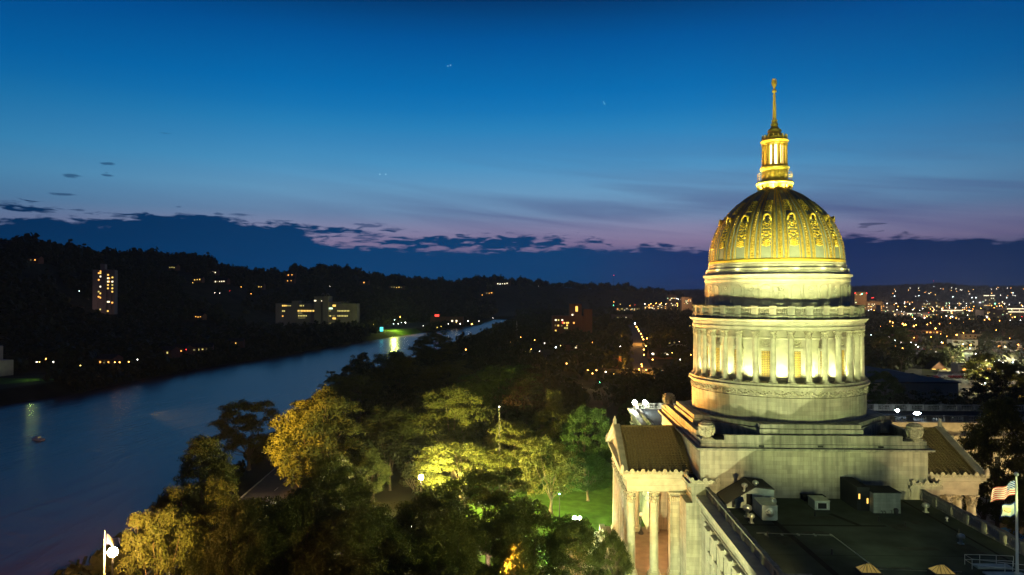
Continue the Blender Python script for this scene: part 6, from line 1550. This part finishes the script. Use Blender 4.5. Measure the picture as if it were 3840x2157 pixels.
# steps lamp by the portico
lx, ly, _ = W(-21.5, 8.5, 0)
sl_ = thing('globe_lamp', 'dark ornate globe lamp standing inside the left portico', 'lamp', (lx, ly, 8.6)); mb = MB(); mb.lathe([(.5, 0), (.5, .25), (.3, .5), (.14, .9), (.1, 2.3), (.2, 2.5), (.08, 2.7), (.08, 3.1), (.22, 3.25)], 10); mb.build('stand', 'dark_metal', sl_); mb = MB(); mb.ball((0, 0, 3.55), .38); mb.build('globe', 'lamp_globe', sl_) if 'lamp_globe' in MATS else (emis('lamp_globe', (1, .7, .4), .8), mb.build('globe', 'lamp_globe', sl_))

def floodbox(label, u, v_, z, tgt, mat, power, col, size, blend=.5, em=True):
    x, y, _ = W(u, v_, 0); T = Vector(tgt) - Vector((x, y, z)); t_ = thing('roof_floodlight', label, 'floodlight', (x, y, z), math.atan2(T.y, T.x) - PI / 2)
    mb = MB(); mb.box(-.4, .4, -.3, .25, .25, .95); mb.tube([(-.45, 0, 0), (-.45, 0, .6)], .05, 5); mb.tube([(.45, 0, 0), (.45, 0, .6)], .05, 5); mb.build('housing', 'dark_metal', t_)
    mb = MB(); mb.box(-.35, .35, .25, .3, .3, .9); mb.build('lens', mat, t_)
    spot((x, y, z + .9), tgt, power, col, size, blend, .5); return t_
DC = (DX, DY)
# roof floods behind the dome, seen glaring
for k, (u, v_) in enumerate(((-16.0, 58), (-13.4, 58))):
    x, y, _ = W(u, v_, 0); t_ = thing('roof_floodlight', ('left', 'right')[k] + ' one of the glaring pair of floodlights on the far roof left of the dome', 'floodlight', (x, y, 24.1)); mb = MB(); mb.tube([(0, 0, -1.6), (0, 0, .4)], .08, 6); mb.build('stand', 'dark_metal', t_); mb = MB(); mb.ball((0, 0, .9), .55, 0, 12, 8); mb.build('lamp_head', 'flood_far', t_)
for k, (u, v_) in enumerate(((47.6, 55), (50.2, 51))):
    x, y, _ = W(u, v_, 0); t_ = thing('roof_floodlight', ('smaller, farther', 'wider, nearer')[k] + ' bluish floodlight on the flat roof right of the dome', 'floodlight', (x, y, 23)); mb = MB(); mb.tube([(0, 0, -.5), (0, 0, .5)], .08, 6); mb.build('stand', 'dark_metal', t_); mb = MB(); mb.ball((0, 0, .9), .45, 0, 10, 7, (1 + k, 1, .7)); mb.build('lamp_head', 'flood_roof', t_)
FL = 1.0
# floods on the east wing roof, outside the lower edge of the picture, washing the drum and dome
floodbox('floodlight on the east wing roof edge aimed at the dome, south one', -11.5, -62, 22.51, (DX, DY, 60), 'flood_roof', 110000 * FL, YG, 34)
floodbox('floodlight on the east wing roof edge aimed at the dome, north one', 11.5, -62, 22.51, (DX, DY, 60), 'flood_roof', 80000 * FL, YG, 34)
spot(W(-4, -66, 23.6), (DX, DY, 46), 72000 * FL, YG, 40)
# lamps for the back and sides
spot(W(-46, 56, 24), (DX, DY, 60), 50000 * FL, (.95, 1, .6), 40); spot(W(48, 53, 24), (DX, DY, 60), 60000 * FL, (.85, 1, .75), 40)
# sodium floods from the river side
spot(W(-50, 52, 25.2), W(-14, 3, 46), 700000, ORG, 42, .5); spot(W(-41, 26, 4), W(-19, 2, 21), 26000, ORG, 64, .6); post_lamp('thin floodlight mast rising among the crowns of the lit tree row', W(-50, 52, 0), 24.5, .15, 'glow_wt')
spot(W(-75, 30, 9), W(-16, 6, 20), 160000 * FL, (1, .5, .12), 60)
# white floods from the lawn in front of the south side, then added washes
spot(W(-42, -62, 4), W(-14, -16, 22), 140000 * FL, (.95, 1, .48), 52, .5, .25)
spot(W(-40, -20, 3), W(-20, -11, 18), 16000 * FL, (.95, 1, .55), 75)
spot(W(-2, -52, 27), W(2, -16.5, 27), 6000 * FL, (.82, 1, .52), 60, .8, 1.0)
spot(W(44, -50, 6), W(14, -14, 27), 26000 * FL, (1, .72, .36), 50, .4, .2)
spot(W(-12, -64, 24), W(-21, -5, 27), 60000, (1, .78, .3), 26, .6); spot(W(13, -64, 24), W(22, -5, 27), 45000, (.95, .9, .35), 26, .6)  # unseen beams added over the wing roof to light the portico tiles
spot(W(-9, -58, 23.6), (DX, DY, 64), 95000, (.98, 1, .42), 15, .6); spot(W(9, -58, 23.6), (DX, DY, 64), 62000, (.98, 1, .42), 15, .6)
spot(W(-46, -24, 14), W(-18, 0, 24), 60000, ORG, 50, .7)
spot(W(-17.5, -66, 23), W(-62, 20, 14), 130000, (.86, .86, .28), 70, .9)  # unseen fill beam added to lift the dark park trees
# north side and the transverse block
spot(W(36, -24, 3), W(22, -11, 19), 30000 * FL, WARM, 80)
point(W(22, 0, 16), 2500, WARM); 
for u in (24, 34, 44, 54, 64, 76): spot(W(u, 38.5, 3), W(u, 46.2, 20), 16000 * FL, (1, .68, .26), 95, .8)
# uplights behind the columns: one in every bay without a window
for k in range(16):
    a = WA[k] + BAY / 2; lx_, ly_ = pol(12.35, a, 0)[:2]; x, y, _ = U2W(lx_, ly_); 
    tx_, ty_ = pol(11.3, a, 0)[:2]; x2, y2, _ = U2W(tx_, ty_)
    spot((x, y, 38.95), (x2, y2, 43.5), 2300, (.93, 1, .40), 120, .9, .15)
for k in range(16):
    a = WA[k] + BAY / 4 * (1 if k % 2 else -1) * 0 ; lx_, ly_ = pol(12.6, a, 0)[:2]; x, y, _ = U2W(lx_, ly_); tx_, ty_ = pol(11.3, a, 0)[:2]; x2, y2, _ = U2W(tx_, ty_)
    spot((x, y, 38.95), (x2, y2, 45.5), 500, (.95, 1, .45), 120, .9, .15)
# balcony floods around the foot of the dome and under the lantern
for k in range(16):
    a = WA[0] + BAY * k; x, y, _ = U2W(*pol(11.68, a, 0)[:2]); x2, y2, _ = U2W(*pol(9.6, a, 0)[:2])
    spot((x, y, 56.05), (x2, y2, 60.5), 130, (1, .95, .38), 145, .8, .3)
for k in range(8):
    a = WA[0] + PI / 4 * k; x, y, _ = U2W(*pol(3.6, a, 0)[:2]); x2, y2, _ = U2W(*pol(1.2, a, 0)[:2]); spot((x, y, 69.75), (x2, y2, 76), 2800, (1, .82, .30), 110, .8, .15)
for k in range(6):
    a = WA[0] + PI / 3 * k; x, y, _ = U2W(*pol(10.2, a, 0)[:2]); spot((x, y, 57.6 + 3.2), (DX, DY, 84), 0.01, (1, .85, .35), 30)
spot(W(-14, -30, 24), (DX, DY, 80), 150000, (1, .84, .30), 20); spot(W(14, -30, 24), (DX, DY, 80), 80000, (1, .84, .30), 20)
point((DX, DY, 75.8), 700, (1, .85, .5), .4)
# inside the south portico
point(W(-21, 1, 17), 4000, (1, .48, .16), .4); point(W(-21, -7, 11.5), 700, (1, .5, .2), .3)
# extra throw of the visible lamps, plus added fills that have no lamp
spot((pL[0] + .2, pL[1] + 1.2, 22.5), (-62, 150, 14), 70000, (1, .58, .10), 62, .8); spot(W(-124, 26, 27), (-50, 176, 15), 560000, (1, .52, .07), 52, .8); point((pL[0] - 1.2, pL[1] + 1.5, 22.4), 2500, (1, .45, .12))  # middle beam: unseen source added to turn the big tree amber
spot((pL[0] + .3, pL[1] + 1.2, 22.3), (-62, 110, 9), 9000, (1, .55, .10), 70, .7)
spot((pT[0], pT[1] + .9, 13.6), (pT[0] + 16, pT[1] + 22, 13), 420000, (1, .86, .20), 110, .8); point((pT[0], pT[1] - .2, 14.2), 52000, (1, .80, .26)); point((pW[0], pW[1], 8.5), 30000, (.66, 1, .30)); point((pG[0], pG[1], 6.2), 3000, (.3, 1, .35))
point(atZ(1300 * K, 1230 * K, 9), 6000, (1, .62, .15))
for (px, py) in ((1190, 1440), (1000, 1440), (800, 1440), (620, 1440)): point(atZ(px * K, py * K, 4), 5000, (1, .75, .5))  # unseen points added under the trees to lift the dark foreground
point((cx1 - 3, cy1 + 6, 7), 1500, (1, .6, .3))  # point added to brighten the road by the car, no lamp there
# river hall uplights, car park bank, roof gear lamp
for q in range(4): spot((xw - 0 - q * 4.6, yw - 3 + q * 1.6, .6), (xw - 2 - q * 4.6, yw + 5 + q * 1.6, 8), 300, (.9, 1, .6), 90)
point((xw + 22, yw - 8, 6), 700, (.75, 1, .25)); point((-176, 1040, 14), 90000, (.85, 1, .15), 1)
spot(W(12, -78, 34), W(2, -26, 22.5), 3200, (.82, .95, .85), 70, .8, 1)
# shop and street light on the walls of the town
for (px, py, e, c) in ((2410, 900, 5200, (1, .95, .45)), (2440, 945, 4200, (1, .85, .5)), (2465, 975, 2600, (1, .5, .15)), (2500, 895, 3500, (1, .8, .8)), (2270, 870, 3500, (1, .4, .08)), (2560, 890, 2500, (1, .85, .8)), (2430, 865, 3000, (.8, 1, .6)), (2240, 850, 2500, (1, .9, .6)), (2480, 850, 1200, (1, .5, .1)), (1612, 900, 4500, (1, .42, .06)), (1606, 845, 5000, (1, .42, .06)), (1640, 905, 900, (1, .42, .06)), (2350, 830, 2500, (1, .45, .1)), (2400, 846, 2500, (1, .45, .1)), (2560, 868, 2500, (1, .45, .1)), (2500, 832, 2500, (1, .5, .12)), (2300, 870, 2500, (1, .9, .8)), (2275, 818, 2500, (1, .45, .1)), (2540, 905, 2500, (.9, .95, 1)), (1500, 935, 500, (1, .6, .3))):
    p = atZ(px * K, py * K, 8); point((p[0], p[1] - 14, 11), e * 14, c, .5)
for (px, Y_d, e, c) in ((2200, 2250, 400000, (1, .5, .15)), (2300, 1600, 150000, (1, .8, .6)), (2380, 1800, 200000, (1, .8, .5)), (2480, 1700, 150000, (1, .8, .6)), (2560, 1700, 150000, (1, .6, .3)), (1700, 2400, 200000, (1, .5, .2)), (2440, 2700, 400000, (1, .9, .7)), (-1, 0, 0, 0)):
    if px > 0: point(((px * K - 1920) / F * Y_d, Y_d - 60, 30), e, c, 2)
point((-487, 800, 40), 3000, (1, .6, .5), 1); point((-329 + 60, 1085, 15), 2500, (1, .85, .8), 1); point((-329 - 40, 1085, 15), 1800, (1, .85, .8), 1)

scene.view_settings.view_transform = 'Standard'; scene.view_settings.look = 'None'; scene.view_settings.exposure = 0; scene.view_settings.gamma = 1
scene.render.engine = 'CYCLES'; cy = scene.cycles
cy.use_denoising = True
try: cy.denoiser = 'OPENIMAGEDENOISE'
except Exception: pass
cy.max_bounces = 5; cy.diffuse_bounces = 2; cy.glossy_bounces = 3; cy.transmission_bounces = 3; cy.transparent_max_bounces = 4
cy.sample_clamp_indirect = 4; cy.sample_clamp_direct = 0; cy.use_light_tree = True; cy.caustics_reflective = False; cy.caustics_refractive = False

if True:
    mb = MB(); mb.box(-6000, 6000, -600, 8300, -12, 185)
    hm, t, b = nt('haze'); t.nodes.remove(b); pv = N(t, 'ShaderNodeVolumePrincipled'); pv.inputs['Color'].default_value = (.8, .88, 1, 1); pv.inputs['Density'].default_value = 5.5e-5; pv.inputs['Anisotropy'].default_value = .05
    t.links.new(pv.outputs[0], t.nodes['Material Output'].inputs['Volume']); mb.build('haze', 'haze', None, None, None, None, 'stuff')
    cy.volume_bounces = 0
